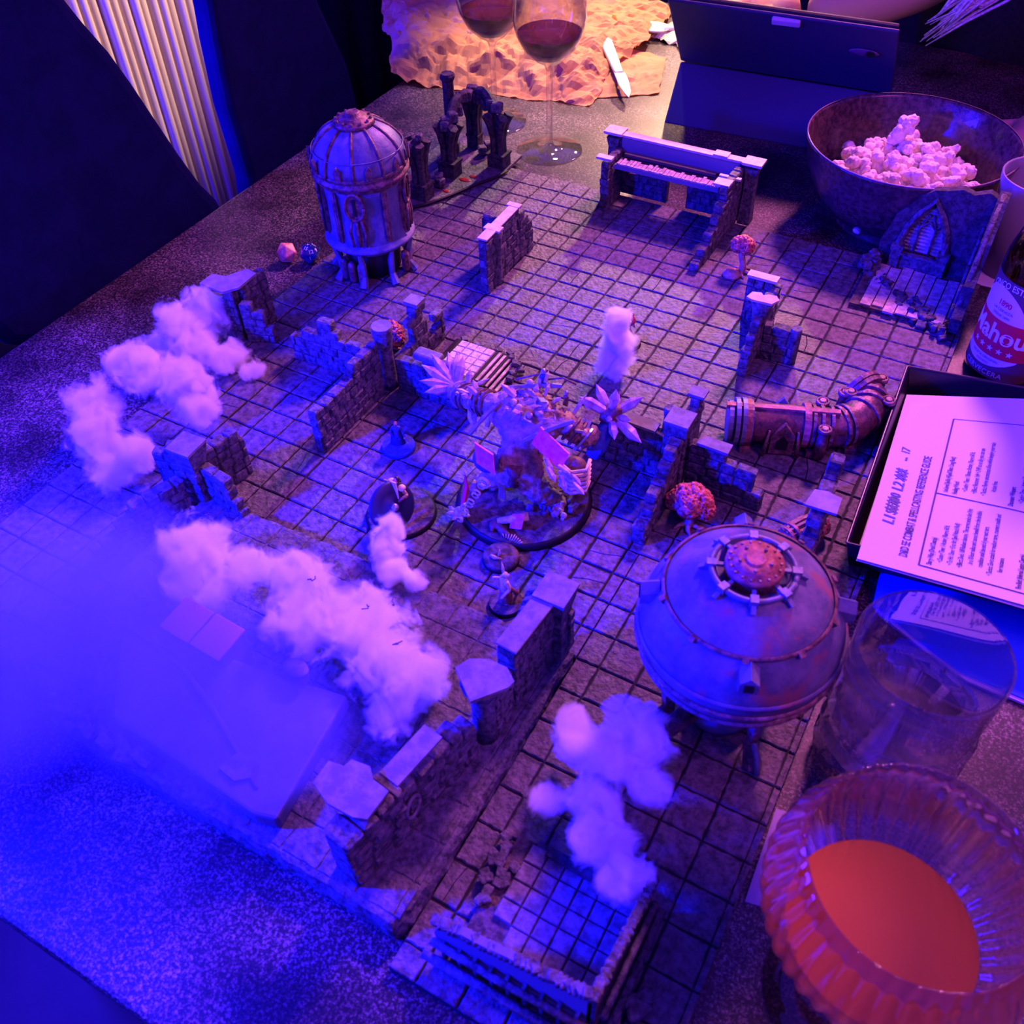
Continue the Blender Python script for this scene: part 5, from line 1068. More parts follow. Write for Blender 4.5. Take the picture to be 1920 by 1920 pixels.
k = MB(); k.lathe([(6, 0), (5, 8), (4, 14), (3, 18)], n=9); k.slab([(-10, 12), (-12, 20), (-4, 18), (2, 22), (12, 17), (6, 12)], (0, 0, 0), (1, 0, 0), (0, 0, 1), (0, 4, 0)); k.build('statue_body', CAP, w)
for u, v, s_, lab in ((-2.6, 23.0, 1.0, 'leaf shaped pale shard at the left edge of the picture'),):
    w = th('pale_shard', u, v, -6, lab, 'shard'); k = MB(); k.slab([(-3, 14), (2, 7), (9, -2), (8, -9), (1, -6), (-3, -13), (-4, -4), (-1, 2)], (0, 0, 22), (1, 0, .2), (0, 1, .1), (0, 0, 1.6)); k.tube([(0, 0, 0), (0, 0, 22)], 2, 6); k.build('shard', CAP, w)
w = th('bent_rod', -.9, 23.1, 10, 'thin bent pale rod on the platform left of the slab', 'rod')
k = MB(); a = local(w, -1.55, 22.75, 0); b = local(w, -.6, 23.0, 0); c = local(w, .12, 23.4, 0); k.tube([(a.x, a.y, 9), (b.x, b.y, 8), ((b.x+c.x)/2, (b.y+c.y)/2-2, 6), (c.x, c.y, 1)], 1.0, 6); k.build('rod', CAP, w)
w = th('rim_boulders', -.6, 24.8, 10, 'cluster of rounded rim boulders at the left end of the platform edge', 'rocks')
for i in range(16):
    t = i/15; q = local(w, -1.4+t*5.2, 24.45+.25*t+R_.uniform(-.12, .2), 0); k_ = put_stone(w, (q.x, q.y, 2+R_.uniform(0, 3)), (R_.uniform(9, 17), R_.uniform(6, 9), R_.uniform(5, 9)), R_.uniform(-.4, .4), R_.uniform(-.3, .3), name='boulder')

# ------------------------------------------------------------------ painted miniatures
SKINM = mat('painted_flesh', (.50, .24, .16), .6); CLOTHB = mat('blue_painted_cloak', (.02, .05, .30), .5, col2=(.05, .09, .4), scale=300, coords='World'); LEATH = mat('painted_leather', (.10, .05, .035), .6, col2=(.2, .1, .07), scale=400, coords='World')
STEEL = mat('painted_steel', (.35, .34, .38), .35, metal=.6); BONE = mat('painted_bone', (.45, .36, .24), .6, col2=(.75, .66, .5), scale=350, coords='World'); REDP = mat('red_paint', (.6, .02, .04), .5); HAIRB = mat('black_hair', (.01, .008, .01), .5)
CRYS = mat('violet_crystal', (.34, .20, .55), .18, col2=(.80, .62, .90), scale=160, lo=.35, hi=.7, coords='World', spec=.8)
FLESH = mat('giant_flesh', (.17, .11, .07), .6, col2=(.50, .36, .22), scale=170, bump=.9, bscale=420, lo=.35, hi=.66, coords='World')
def round_base(w, r, m_=MOSS, edge=BLACK, h=3.6):
    MB().lathe([(r, 0), (r*.95, h-.6), (r*.93, h)], n=36).build('round_base', edge, w)
    k = MB(); vs = []; N = 28
    vs = [(0, 0, h+1)]+[(r*.93*f_*math.cos(2*PI*i/N), r*.93*f_*math.sin(2*PI*i/N), h+(.7*noise.noise(Vector((f_*5, i*.7, r)))+.5)*(f_ < .95)) for f_ in (.35, .7, 1) for i in range(N)]
    fs = [(0, 1+i, 1+(i+1) % N) for i in range(N)]+[(1+j*N+i, 1+(j+1)*N+i, 1+(j+1)*N+(i+1) % N, 1+j*N+(i+1) % N) for j in range(2) for i in range(N)]
    k.add(vs, fs, True); k.build('base_texture', m_, w)
def body(w, s, pose, m_, z0=4.0, name='body'):
    """pose: dict of joint -> (x, y, z) for a 30 mm figure, mm"""
    J = dict(hip=(0, 0, 14), chest=(0, 0, 21), neck=(0, 0, 24.5), head=(0, 0, 27.5), crown=(0, 0, 30), shl=(-3.6, 0, 23), ell=(-5.5, 1, 18), hal=(-6, -3, 16), shr=(3.6, 0, 23), elr=(5.5, 1, 18), har=(6, -3, 16), kl=(-2.2, -1, 7.5), fl=(-2.6, .5, 0), tl=(-2.8, -2.5, 0), kr=(2.2, -1, 7.5), fr=(2.6, .5, 0), tr=(2.8, -2.5, 0))
    J.update(pose); names = list(J); idx = {n_: i for i, n_ in enumerate(names)}
    E_ = [('hip', 'chest'), ('chest', 'neck'), ('neck', 'head'), ('head', 'crown'), ('chest', 'shl'), ('shl', 'ell'), ('ell', 'hal'), ('chest', 'shr'), ('shr', 'elr'), ('elr', 'har'), ('hip', 'kl'), ('kl', 'fl'), ('fl', 'tl'), ('hip', 'kr'), ('kr', 'fr'), ('fr', 'tr')]
    rad = dict(hip=3.0, chest=3.4, neck=1.3, head=1.9, crown=1.4, shl=1.9, ell=1.4, hal=1.1, shr=1.9, elr=1.4, har=1.1, kl=1.8, fl=1.3, tl=1.0, kr=1.8, fr=1.3, tr=1.0)
    o = skin(name, [(J[n_][0]*s, J[n_][1]*s, J[n_][2]*s+z0) for n_ in names], [(idx[a], idx[b]) for a, b in E_], [rad[n_]*s for n_ in names], m_, w, 1, 0, fine=.25)
    return {n_: Vector((J[n_][0]*s, J[n_][1]*s, J[n_][2]*s+z0)) for n_ in names}
def head_bits(w, h, s, hair=HAIRB, face=SKINM):
    k = MB(); k.ball(h+Vector((0, -.3*s, 0)), 2.0*s, 10, 8, (.9, .95, 1.15)); k.box(h+Vector((0, -2.1*s, -.1*s)), (.5*s, .7*s, .9*s)); k.build('face', face, w)
    k = MB(); k.box(h+Vector((-.7*s, -1.95*s, .35*s)), (.5*s, .3*s, .3*s)); k.box(h+Vector((.7*s, -1.95*s, .35*s)), (.5*s, .3*s, .3*s)); k.build('eyes', HAIRB, w)
    k = MB(); k.ball(h+Vector((0, .7*s, .5*s)), 2.1*s, 10, 8, (1.05, .9, 1.05)); k.tube([h+Vector((0, 1.6*s, 0)), h+Vector((.3*s, 2.6*s, -2.4*s)), h+Vector((.5*s, 2.9*s, -4.5*s))], [1.5*s, 1.2*s, .4*s], 6); k.build('hair', hair, w)
# cloaked blue figure
w = th('blue_cloaked_miniature', 2.82, 12.55, 0, 'small cloaked miniature on a blue base in front of the cross wall', 'miniature', 'painted game miniatures', rz=.5)
round_base(w, 14.0, CLOTHB, mat('bright_blue_base_rim', (.02, .08, .5), .4)); J = body(w, .78, dict(hal=(-7, -5, 17), har=(8, -2, 10)), CLOTHB)
head_bits(w, J['head'], .78, mat('auburn_hair', (.25, .06, .04), .6))
k = MB(); k.lathe([(6.4, 4.5), (5.2, 12), (3.8, 19), (1.8, 22)], (0, 1.8, 0), 14, sx=1, sy=.7, caps=(0, 0)); k.build('cloak', mat('dark_blue_cloth', (.012, .02, .09), .7), w)
k = MB(); k.tube([J['har'], J['har']+Vector((5, -5, -8))], [.7, .3], 5); k.build('sword', STEEL, w); k = MB(); k.ball(J['har'], 1.2); k.ball(J['hal'], 1.2); k.build('hands', SKINM, w)
# archer behind the small smoke puff
w = th('archer_miniature', 7.0, 4.35, 0, 'dark haired archer miniature with a pink flame behind the small smoke puff', 'miniature', 'painted game miniatures', rz=.3)
round_base(w, 12.5, TILE); J = body(w, .80, dict(hal=(-11, -4, 23), ell=(-6.5, -2, 22), har=(5, -2, 24), elr=(6.5, 0, 19)), LEATH); head_bits(w, J['head'], .85)
k = MB(); k.tube([J['hal']+Vector((-1, 0, 7)), J['hal']+Vector((-3, -1, 3)), J['hal'], J['hal']+Vector((-3, -1, -3)), J['hal']+Vector((-1, 0, -7))], .45, 5); k.build('bow', LEATH, w)
k = MB(); k.tube([J['shl'], J['ell'], J['hal']], [1.2, 1.0, .9], 6); k.tube([J['shr'], J['elr'], J['har']], [1.2, 1.0, .9], 6); k.build('arms', SKINM, w)
k = MB(); k.tube([J['har'], J['har']+Vector((.6, 0, 4)), J['har']+Vector((-.6, 0, 8)), J['har']+Vector((.4, 0, 11))], [1.2, 2.2, 1.2, .2], 7); k.build('flame', REDP, w)
k = MB(); k.tube([J['hip'], Vector((3, 3, 9)), Vector((7, 6, 3.8))], [2.6, 1.6, .4], 6); k.build('coat_tail', HAIRB, w)
# shield bearer on a big base
w = th('shield_bearer_miniature', 4.5, 14.9, 0, 'warrior miniature holding a big round dark shield, left of the giant', 'miniature', 'painted game miniatures', rz=-.2)
round_base(w, 27, MOSS); J = body(w, 1.15, dict(chest=(0, -1, 20), hal=(-10, -2, 24), ell=(-8, 0, 20), har=(9, -1, 20), elr=(7, 1, 18), kl=(-4, -2, 8), fl=(-6, 2, 0), tl=(-7, -2, 0), kr=(4, -3, 8), fr=(6, 0, 0), tr=(7, -4, 0)), FLESH); head_bits(w, J['head'], 1.15)
sc = local(w, 4.66, 15.40, 22); sc = Matrix.Rotation(.2, 3, 'Z')@sc; q_s = Vector((.90, -.10, .42)).to_track_quat('Z', 'Y').to_euler(); k = MB(); k.lathe([(.01, 2.6), (2.6, 2.4), (3.0, 1.2), (9, .9), (13.5, .2), (15, -.6), (15.2, -1.6), (13, -1.4), (.01, -.8)], n=32, caps=(0, 0)); o = k.build('round_shield', mat('dark_shield_paint', (.012, .010, .05), .5), w); o.location = sc/1000; o.rotation_euler = q_s; o.scale = (1.25, 1.25, 1.2)
k = MB(); k.lathe([(2.4, 2.5), (1.8, 4), (.01, 4.4)], n=16, caps=(0, 0)); o = k.build('shield_boss', STEEL, w); o.location = sc/1000; o.rotation_euler = q_s; o.scale = (1.25, 1.25, 1.2)
k = MB(); k.tube([J['har'], sc+Vector((-3, 0, -2))], 1.4, 6); k.build('shield_grip', LEATH, w)
k = MB(); k.slab([(-2.6, 0), (-3.2, 10), (-2.6, 20), (2.6, 20), (3.0, 9), (2, -1)], J['chest']+Vector((6, -6, -8)), (.95, .2, 0), (-.25, .2, .95), (0, -1, 0)); k.build('scroll_banner', mat('pale_parchment', (.75, .6, .6), .6), w)
k = MB()
for i in range(6): k.tube([J['chest']+Vector((-3.5, -3.6, 3-i*1.5)), J['chest']+Vector((0, -4.6, 2.4-i*1.5)), J['chest']+Vector((3.5, -3.6, 3-i*1.5))], .6, 5)
k.build('rib_armour', BONE, w)
k = MB(); k.ball(J['shl']+Vector((-1, 0, 1)), 3.4, 10, 6, (1, 1, .7)); k.ball(J['shr']+Vector((1, 0, 1)), 3.2, 10, 6, (1, 1, .7)); k.build('shoulder_armour', BONE, w)
k = MB(); k.tube([(-17, -10, 5), (-16, -9, 14), (-14, -8, 22)], [3.4, 2.4, 1.2], 7); k.tube([(-18, -13, 5), (-15, -16, 8)], 1.6, 6); k.build('standing_rock', STONE, w)
# horned miniature in front of the giant
w = th('horned_miniature', 8.9, 16.35, 0, 'horned bronze miniature with long tail beside the near wall pillar', 'miniature', 'painted game miniatures', rz=-.6)
round_base(w, 12.5, MOSS); J = body(w, 1.0, dict(chest=(0, -1, 20), hal=(-8, -6, 20), har=(7, -7, 14)), BONE); head_bits(w, J['head'], 1.0, BONE, BONE)
k = MB(); h = J['head']
for s_ in (-1, 1): k.tube([h+Vector((s_*1.5, 0, 1.5)), h+Vector((s_*5, 1, 4)), h+Vector((s_*6, 1, 8))], [1.1, .8, .1], 6)
k.build('horn', BONE, w)
k = MB(); k.tube([J['hip']+Vector((0, 2, 0)), (2, 8, 10), (-3, 11, 6), (-8, 9, 4.4)], [1.8, 1.4, 1, .3], 6); k.build('tail', LEATH, w); k = MB(); k.lathe([(5, 6), (4.4, 13), (3.4, 16)], n=10, caps=(0, 0)); k.build('skirt', LEATH, w)
# disc shaped base with debris beside the giant
w = th('debris_base_miniature', 8.0, 15.05, 0, 'small round earthy base with a fallen claw in front of the giant base', 'miniature base', 'painted game miniatures')
MB().lathe([(13.2, 3.7), (13, 4.4), (12, 5.2), (10, 5.8), (.01, 6.4)], n=26, caps=(0, 0)).build('earth', MOSS, w); MB().lathe([(13.5, 0), (13.3, 3.8)], n=26).build('round_base', BLACK, w)
k = MB(); k.tube([(-6, -4, 6), (-2, -6, 8), (3, -4, 7)], [1.2, 1.6, .4], 6); k.tube([(0, -2, 6), (1, -3, 15)], [1.4, .3], 6); k.build('claw', BONE, w)

# the crystal giant
w = th('crystal_giant_miniature', 7.45, 12.7, 0, 'large hunched giant miniature with violet crystal claws and pink banners on a round base', 'miniature', 'painted game miniatures')
round_base(w, 52, MOSS, h=5)
G_ = lambda u, v, z: local(w, u, v, z)
hip = G_(7.2, 12.4, 30); ch_ = G_(7.0, 11.7, 54); hd = G_(7.2, 11.0, 70)
pts = [hip, ch_, G_(7.1, 11.2, 64), hd, G_(6.0, 11.6, 58), G_(5.1, 11.4, 50), G_(4.35, 11.1, 44), G_(8.0, 11.3, 58), G_(8.8, 11.3, 46), G_(8.9, 10.8, 50), G_(6.5, 12.9, 17), G_(6.1, 12.6, 5), G_(6.0, 13.3, 5), G_(8.0, 12.8, 17), G_(8.5, 12.4, 5), G_(8.7, 13.1, 5)]
ed = [(0, 1), (1, 2), (2, 3), (1, 4), (4, 5), (5, 6), (1, 7), (7, 8), (8, 9), (0, 10), (10, 11), (11, 12), (0, 13), (13, 14), (14, 15)]
skin('body', pts, ed, [15, 19, 11, 8, 10, 8.5, 7.5, 10, 8, 7, 10, 7, 5, 10, 7, 5], FLESH, w, 3, 0, fine=2.4)
def spikes(name, c, dirs, L, r, m_=CRYS):
    for d, s_ in dirs:
        k = MB(); d = Vector(d).normalized(); k.crystal(Vector(c)-d*2, Vector(c)+d*L*s_, r*(.7+.3*s_)); k.build(name, m_, w)
hl = pts[6]
spikes('crystal_claw', hl+Vector((-6, 4, 2)), [((-1, .15, .15), 1.0), ((-1, .5, .3), 1.05), ((-.8, .9, .35), .95), ((-.5, 1, .6), .85), ((-1, -.25, .0), .85), ((-.8, -.6, -.1), .7), ((-.2, 1, .8), .7)], 36, 4.6)
k = MB(); k.ball(hl+Vector((-4, 2, 0)), 8.5, 12, 8, (1, 1, .8), .3, .2); k.build('claw_knuckles', FLESH, w)
k = MB(); k.tube([pts[5]+Vector((0, -6, 0)), pts[5]+Vector((3, -10, -8)), pts[5]+Vector((9, -16, -16))], [3, 4, .5], 5, False); k.tube([pts[4]+Vector((-2, -4, 4)), pts[4]+Vector((-4, -10, -14))], [2.4, 2], 6); k.build('forearm_bone', BONE, w)
hr = pts[9]
for d, s_ in (((.2, .1, 1), 1.0), ((.9, .3, .5), 1), ((-.7, .5, .6), 1.1), ((-1, -.1, .3), .9), ((.9, -.5, -.2), 1.2), ((.5, -1, -.3), 1.0), ((1, 0, 0), .8), ((-.3, .9, .5), .8), ((.2, -.8, .3), .7)):
    k = MB(); d = (Vector(d)+Vector((R_.uniform(-.3, .3), R_.uniform(-.3, .3), R_.uniform(-.2, .4)))).normalized(); s_ *= R_.uniform(.7, 1.15); k.crystal(hr+d*3+Vector((4, 14, 4)), hr+d*30*s_+Vector((4, 14, 4)), 4.6*s_); k.build('crystal_spike', CRYS, w)
for j in ((4, 5), (5, 6), (7, 8), (1, 4), (1, 7)):
    for t in (.35, .6, .85):
        c = pts[j[0]].lerp(pts[j[1]], t); d = (pts[j[1]]-pts[j[0]]).normalized(); x = d.orthogonal().normalized(); y = d.cross(x); k = MB(); k.tube([c+x*10.2*math.cos(q)+y*10.2*math.sin(q) for q in [i*PI/8 for i in range(17)]], 1.3, 5, False); k.build('leather_wrap', LEATH if t < .8 else STEEL, w)
k = MB(); k.ball(hr+Vector((4, 14, 4)), 9, 12, 8, (1, 1, 1), .5, .2); k.build('crystal_fist', LEATH, w)
k = MB(); k.tube([hr+Vector((4, 10, 0)), hr+Vector((2, -2, -14)), hr+Vector((0, -8, -22))], [6, 7.5, 6], 8); k.build('gauntlet', CLOTHB, w)
# riders and gear on the back
for (u, v, z, s_, m_) in ((7.0, 10.6, 72, .62, CLOTHB), (7.9, 10.9, 68, .5, LEATH)):
    p = G_(u, v, z); nm = [(0, 0, 0), (0, 0, 7*s_*1.3), (0, 0, 11*s_*1.3), (-5*s_, -3*s_, 5*s_), (5*s_, -3*s_, 6*s_), (-3*s_, -4*s_, -6*s_), (3*s_, -4*s_, -6*s_)]
    skin('rider', [p+Vector(q) for q in nm], [(0, 1), (1, 2), (1, 3), (1, 4), (0, 5), (0, 6)], [4*s_, 4.2*s_, 3*s_, 1.6*s_, 1.6*s_, 2*s_, 2*s_], m_, w, 1, 0, fine=.3)
    k = MB(); k.ball(p+Vector((0, 0, 13.5*s_*1.2)), 3.6*s_, 10, 8); k.build('rider_head', STEEL, w)
k = MB(); p = G_(7.0, 10.6, 76); k.tube([p+Vector((-4, 0, 2)), p+Vector((-18, 2, -8)), p+Vector((-26, 4, -14))], .8, 5); k.tube([p+Vector((4, 0, 0)), p+Vector((16, 0, 6)), p+Vector((26, 2, 2))], .8, 5); k.build('spear', LEATH, w)
for s_, e_ in ((G_(6.2, 11.9, 68), G_(5.8, 12.9, 54)), (G_(7.5, 12.7, 62), G_(8.6, 11.8, 74)), (G_(6.1, 11.3, 70), G_(7.6, 10.6, 74))):
    k = MB(); k.tube([s_.lerp(e_, i/6)+Vector((0, 0, 1.5*math.sin(i/6*PI))) for i in range(7)], [1.6, 2.2]*3+[1.6], 5, False); k.build('chain_strap', STEEL, w)
BAN = mat('magenta_banner', (.72, .04, .30), .5, col2=(.85, .15, .4), scale=200, coords='World')
def banner(c, a, b, t=1.3): 
    k = MB(); k.slab([(-1, -1), (-1, 1), (1, 1), (1, -1)], c, a, b, Vector((0, -t, 0))); return k.build('banner', BAN, w)
banner(G_(6.75, 13.6, 56), Vector((8, -1, -1.5)), Vector((-1.5, 2, 7.5))); banner(G_(8.3, 12.6, 62), Vector((13, -3, -5)), Vector((1, 5, 4))); banner(G_(7.9, 13.9, 12), Vector((5, 0, 2)), Vector((-1, 4, 3)))
for i in range(6): k = MB(); p = G_(8.3+i*.2, 12.9+(i % 2)*.25, 58-i*1.5); k.crystal(p, p+Vector((8+2*(i % 3), -5-3*(i % 2), -6+4*(i % 3))), 2.2); k.build('banner_shard', CRYS, w)
k = MB()
for i in range(6): p = G_(9.0, 12.5, 54-i*4.2); k.tube([p+Vector((-9, -6, 0)), p+Vector((2, -10, -1)), p+Vector((11, -4, 0)), p+Vector((9, 6, 1))], 1.5, 6)
k.build('rib_cage', BONE, w)
k = MB(); k.ball(G_(9.0, 12.45, 44), 11, 12, 8, (.9, .8, 1.1)); k.build('belly', LEATH, w)
k = MB(); k.ball(G_(6.5, 13.2, 42), 10.5, 14, 10, (1, .7, 1.0)); k.build('shoulder_guard', CLOTHB, w)
ringc = G_(6.9, 14.0, 42); k = MB(); k.tube([ringc+Vector((4*math.cos(t), 0, 4*math.sin(t))) for t in [i*PI/8 for i in range(17)]], 1.5, 6); k.build('chain_ring', BONE, w)
for i in range(9):
    p = ringc.lerp(G_(6.4, 14.6, 12), i/8); k = MB(); k.tube([p+Vector((2.6*math.cos(t), (.8 if i % 2 else -.8), 2.2*math.sin(t))) for t in [j*PI/5 for j in range(11)]], .8, 5); k.build('chain_link', BONE, w)
k = MB(); mb_ = G_(6.25, 14.4, 11); k.ball(mb_, 5.2, 10, 8)
k.build('mace_ball', BONE, w)
for d in ((1, 0, .2), (-1, 0, .3), (0, 1, .3), (0, -1, .2), (.3, .2, 1), (.7, -.7, .2), (-.7, -.6, .3)): k = MB(); k.crystal(mb_+Vector(d)*3, mb_+Vector(d).normalized()*10, 1.7); k.build('mace_spike', BONE, w)
k = MB(); k.tube([G_(6.05, 13.9, 5), G_(5.95, 13.5, 14), G_(5.8, 13.3, 22)], [2.2, 2.4, .3], 6, False); k.build('red_horn', REDP, w)
k = MB(); k.tube([G_(7.35, 14.1, 9), G_(8.1, 13.6, 12)], [2.6, 3.4], 8); k.build('bone_horn', BONE, w)
k = MB(); k.lathe([(6.5, 0), (6.5, 16), (5.5, 18)], tuple(G_(7.3, 12.9, 22)), 10); 
k.build('loincloth', LEATH, w); k = MB(); k.slab([(-2.4, 0), (-3, -16), (3, -16), (2.4, 0)], G_(7.2, 13.5, 34), (1, 0, 0), (0, 0, 1), (0, -1.2, 0)); k.build('tabard', STEEL, w)
rk = random.Random(9)
for i in range(72):                                              # trophies, plates and spines all over the back and arms
    j = rk.choice([(1, 4), (4, 5), (5, 6), (1, 7), (7, 8), (0, 1), (1, 2), (1, 2)]); t = rk.random(); p = pts[j[0]].lerp(pts[j[1]], t); a = rk.uniform(0, 6.28)
    rad_ = (17 if j in ((0, 1), (1, 2)) else 9); n_ = Vector((math.cos(a), math.sin(a)*.8, .55+.5*rk.random())).normalized(); p = p+n_*rad_
    k = MB(); kind = i % 4
    if kind == 0: k.crystal(p, p+n_*rk.uniform(8, 16)+Vector((rk.uniform(-5, 5), rk.uniform(-4, 4), 0)), 1.8); k.build('spine', BONE, w)
    elif kind == 1: k.box(p, (rk.uniform(5, 9), rk.uniform(4, 7), 1.6), a, rk.uniform(-.6, .6), rk.uniform(-.6, .6)); k.build('armour_plate', STEEL if i % 3 else CLOTHB, w)
    elif kind == 2: k.ball(p, rk.uniform(2.2, 3.2), 8, 6); k.box(p+Vector((0, -2, -1.5)), (2, 1.6, 1.4)); k.build('trophy_skull', BONE, w)
    else: k.crystal(p, p+n_*rk.uniform(8, 15), 2.6); k.build('crystal_growth', CRYS, w)
for i in range(22):
    a = rk.uniform(0, 6.28); r = rk.uniform(12, 40); p = G_(8.2, 12.6, 0)+Vector((math.cos(a)*r*.55, math.sin(a)*r*.45, 0)); put_stone(w, (p.x, p.y, 6.2+rk.uniform(0, 2)), (rk.uniform(3, 7), rk.uniform(3, 6), rk.uniform(3, 6)), rk.random()*3, .3, name='rubble_stone')
for i in range(3):
    p = G_(8.55+i*.18, 12.75+.1*i, 7.5); k = MB(); k.ball(p, 2.6, 10, 8, (1, .9, 1)); k.box(p+Vector((0, -2.2, -1.6)), (2.4, 1.6, 1.6)); k.build('skull', BONE, w)
pz = G_(7.6, 14.25, 7); nm = [pz, pz+Vector((-8, 2, 1)), pz+Vector((-12, 3, 1)), pz+Vector((4, -5, 0)), pz+Vector((8, -3, 1)), pz+Vector((-6, -6, 0)), pz+Vector((-8, 9, 0))]
skin('fallen_victim', nm, [(0, 1), (1, 2), (0, 3), (0, 4), (1, 5), (1, 6)], [3, 3.2, 2.4, 1.8, 1.6, 1.4, 1.4], LEATH, w, 1, 0, fine=.4)
k = MB()
for i in range(9): k.tube([G_(8.0, 14.45, 6)+Vector((i*1.6-6, 0, 0)), G_(8.0, 14.45, 9)+Vector((i*2.0-7, 4-abs(i-4), 0))], .5, 4)
k.build('scattered_ribs', BONE, w)

# ------------------------------------------------------------------ person leaning in at the far right corner
w = thing('person', P(15, -33, -250), 'person in a black top leaning on the far side of the table behind the bowl', 'person')
TOPM = mat('black_knit_top', (.006, .005, .009), .9, col2=(.014, .010, .02), scale=240, coords='World'); SK = mat('skin', (.60, .30, .20), .5, bump=.15, bscale=900, coords='World')
L_ = lambda u, v, z: local(w, u, v, z)
bp = [L_(15, -33.5, -240), L_(15, -32.6, -90), L_(15, -28.8, 120), L_(15.2, -27.6, 235), L_(15.4, -27.4, 300), L_(15.5, -26.6, 345),        # pelvis .. head base
      L_(10.6, -27.8, 235), L_(10.4, -25.0, 100), L_(6.2, -23.0, 58), L_(4.4, -22.8, 50),                                                   # left arm resting behind the tablet
      L_(19.8, -27.2, 235), L_(22.4, -21.5, 96), L_(19.4, -16.6, 46), L_(18.0, -15.2, 42),
      L_(11.6, -34, -260), L_(11, -24, -300), L_(11, -23, -700), L_(11, -19.5, -730), L_(18.4, -34, -260), L_(19, -24, -300), L_(19, -23, -700), L_(19, -19.5, -730)]
be = [(0, 1), (1, 2), (2, 3), (3, 4), (4, 5), (3, 6), (6, 7), (7, 8), (8, 9), (3, 10), (10, 11), (11, 12), (12, 13), (0, 14), (14, 15), (15, 16), (16, 17), (0, 18), (18, 19), (19, 20), (20, 21)]
br = [130, 112, 120, 95, 52, 50, 62, 46, 34, 26, 62, 46, 32, 26, 85, 70, 48, 40, 85, 70, 48, 40]
skin('body', bp, be, br, SK, w, 2, 0)
hc = bp[5]+Vector((0, -20, 90))
k = MB(); k.ball(hc, 92, 24, 18, (.82, .95, 1.18)); k.tube([hc+Vector((0, -84, 18)), hc+Vector((0, -104, -8)), hc+Vector((0, -92, -18))], [7, 12, 9], 8)
for s_ in (-1, 1): k.ball(hc+Vector((s_*76, 6, -4)), 18, 8, 6, (.5, .8, 1.4))
k.build('head', SK, w)
k = MB(); k.tube([hc+Vector((-22, -84, -44)), hc+Vector((0, -90, -46)), hc+Vector((22, -84, -44))], [3, 5, 3], 6); k.build('mouth', mat('lips', (.5, .12, .12), .4), w)
for s_ in (-1, 1): k = MB(); k.ball(hc+Vector((s_*30, -76, 12)), 11, 10, 8, (1.2, .8, .8)); k.build('eye', mat('eye_white', (.8, .8, .8), .2), w)
# clothes over the trunk
k = MB(); rings = [(L_(15, -33.4, -300), 165, 135), (L_(15, -32.8, -90), 150, 122), (L_(15, -29.2, 110), 165, 132), (L_(15.1, -27.8, 225), 155, 105), (L_(15.3, -27.5, 280), 66, 60)]
vs = []; n = 28
for c, a, b in rings: vs += [(c.x+a*math.cos(2*PI*i/n), c.y+b*math.sin(2*PI*i/n), c.z) for i in range(n)]
k.add(vs, [(j*n+i, j*n+(i+1) % n, (j+1)*n+(i+1) % n, (j+1)*n+i) for j in range(4) for i in range(n)], True); k.build('black_top', TOPM, w)
k = MB(); k.tube([bp[10], bp[11], bp[11].lerp(bp[12], .35)], [82, 60, 50], 14); k.tube([bp[6], bp[6].lerp(bp[7], .6)], [80, 64], 14); k.build('sleeves', TOPM, w)
k = MB()
for q in (15, 19): k.tube([bp[0]+Vector((0, 0, -20)), bp[q], bp[q+1]], [120, 86, 66], 12)
k.build('trousers', NAVY, w)
# hands: palm, four bent fingers and a thumb each
def hand(wrist, d, side, name='hand'):
    d = Vector(d).normalized(); x = d.cross(Vector((0, 0, 1))).normalized()*side; P_ = [wrist, wrist+d*40, wrist+d*78]; R2 = [24, 27, 22]; E2 = [(0, 1), (1, 2)]
    for i, (o_, L2) in enumerate(((-27, 62), (-9, 76), (9, 72), (27, 56))):
        a = wrist+d*82+x*o_; P_ += [a, a+d*L2*.42+Vector((0, 0, 6)), a+d*L2*.75+Vector((0, 0, -3)), a+d*L2-Vector((0, 0, 14))]; R2 += [10.5, 9.5, 8.8, 7.4]; q = len(P_)-4; E2 += [(2, q), (q, q+1), (q+1, q+2), (q+2, q+3)]
    a = wrist+d*30+x*-32; P_ += [a, a+d*26-x*20, a+d*54-x*26-Vector((0, 0, 8))]; R2 += [12, 10.5, 8.5]; q = len(P_)-3; E2 += [(1, q), (q, q+1), (q+1, q+2)]
    return skin(name, P_, E2, R2, SK, w, 1, 0)
hand(bp[9], (-1, .06, -.02), 1); hand(bp[13], (-.55, -.75, -.12), -1)
# long pale strands of a fringed shawl hanging over the shoulder
HAIRL = mat('pale_violet_fringe', (.42, .26, .50), .4, col2=(.75, .6, .8), scale=300, coords='World'); rs = random.Random(4); k = MB()
s0 = L_(10.8, -20.6, 60); s1 = L_(15.2, -23.4, 175)
for i in range(64):
    o1 = Vector((rs.uniform(-9, 9), rs.uniform(-10, 10), rs.uniform(-8, 16))); o2 = Vector((rs.uniform(-22, 22), rs.uniform(-14, 14), rs.uniform(-18, 26))); t0 = rs.uniform(0, .4); t1 = rs.uniform(.6, 1.15)
    a = s0.lerp(s1, t0)+o1; b = s0.lerp(s1, t1)+o2; mdl = (a+b)/2+Vector((rs.uniform(-9, 9), -8, rs.uniform(-14, 3))); k.tube([a, a.lerp(mdl, .5)+Vector((0, 0, rs.uniform(-4, 4))), mdl, mdl.lerp(b, .5), b], [.6, rs.uniform(1, 2.2), rs.uniform(1, 3), rs.uniform(1, 2.6), .7], 4)
o = k.build('shawl_fringe', HAIRL, w); o['kind'] = 'stuff'
k = MB()
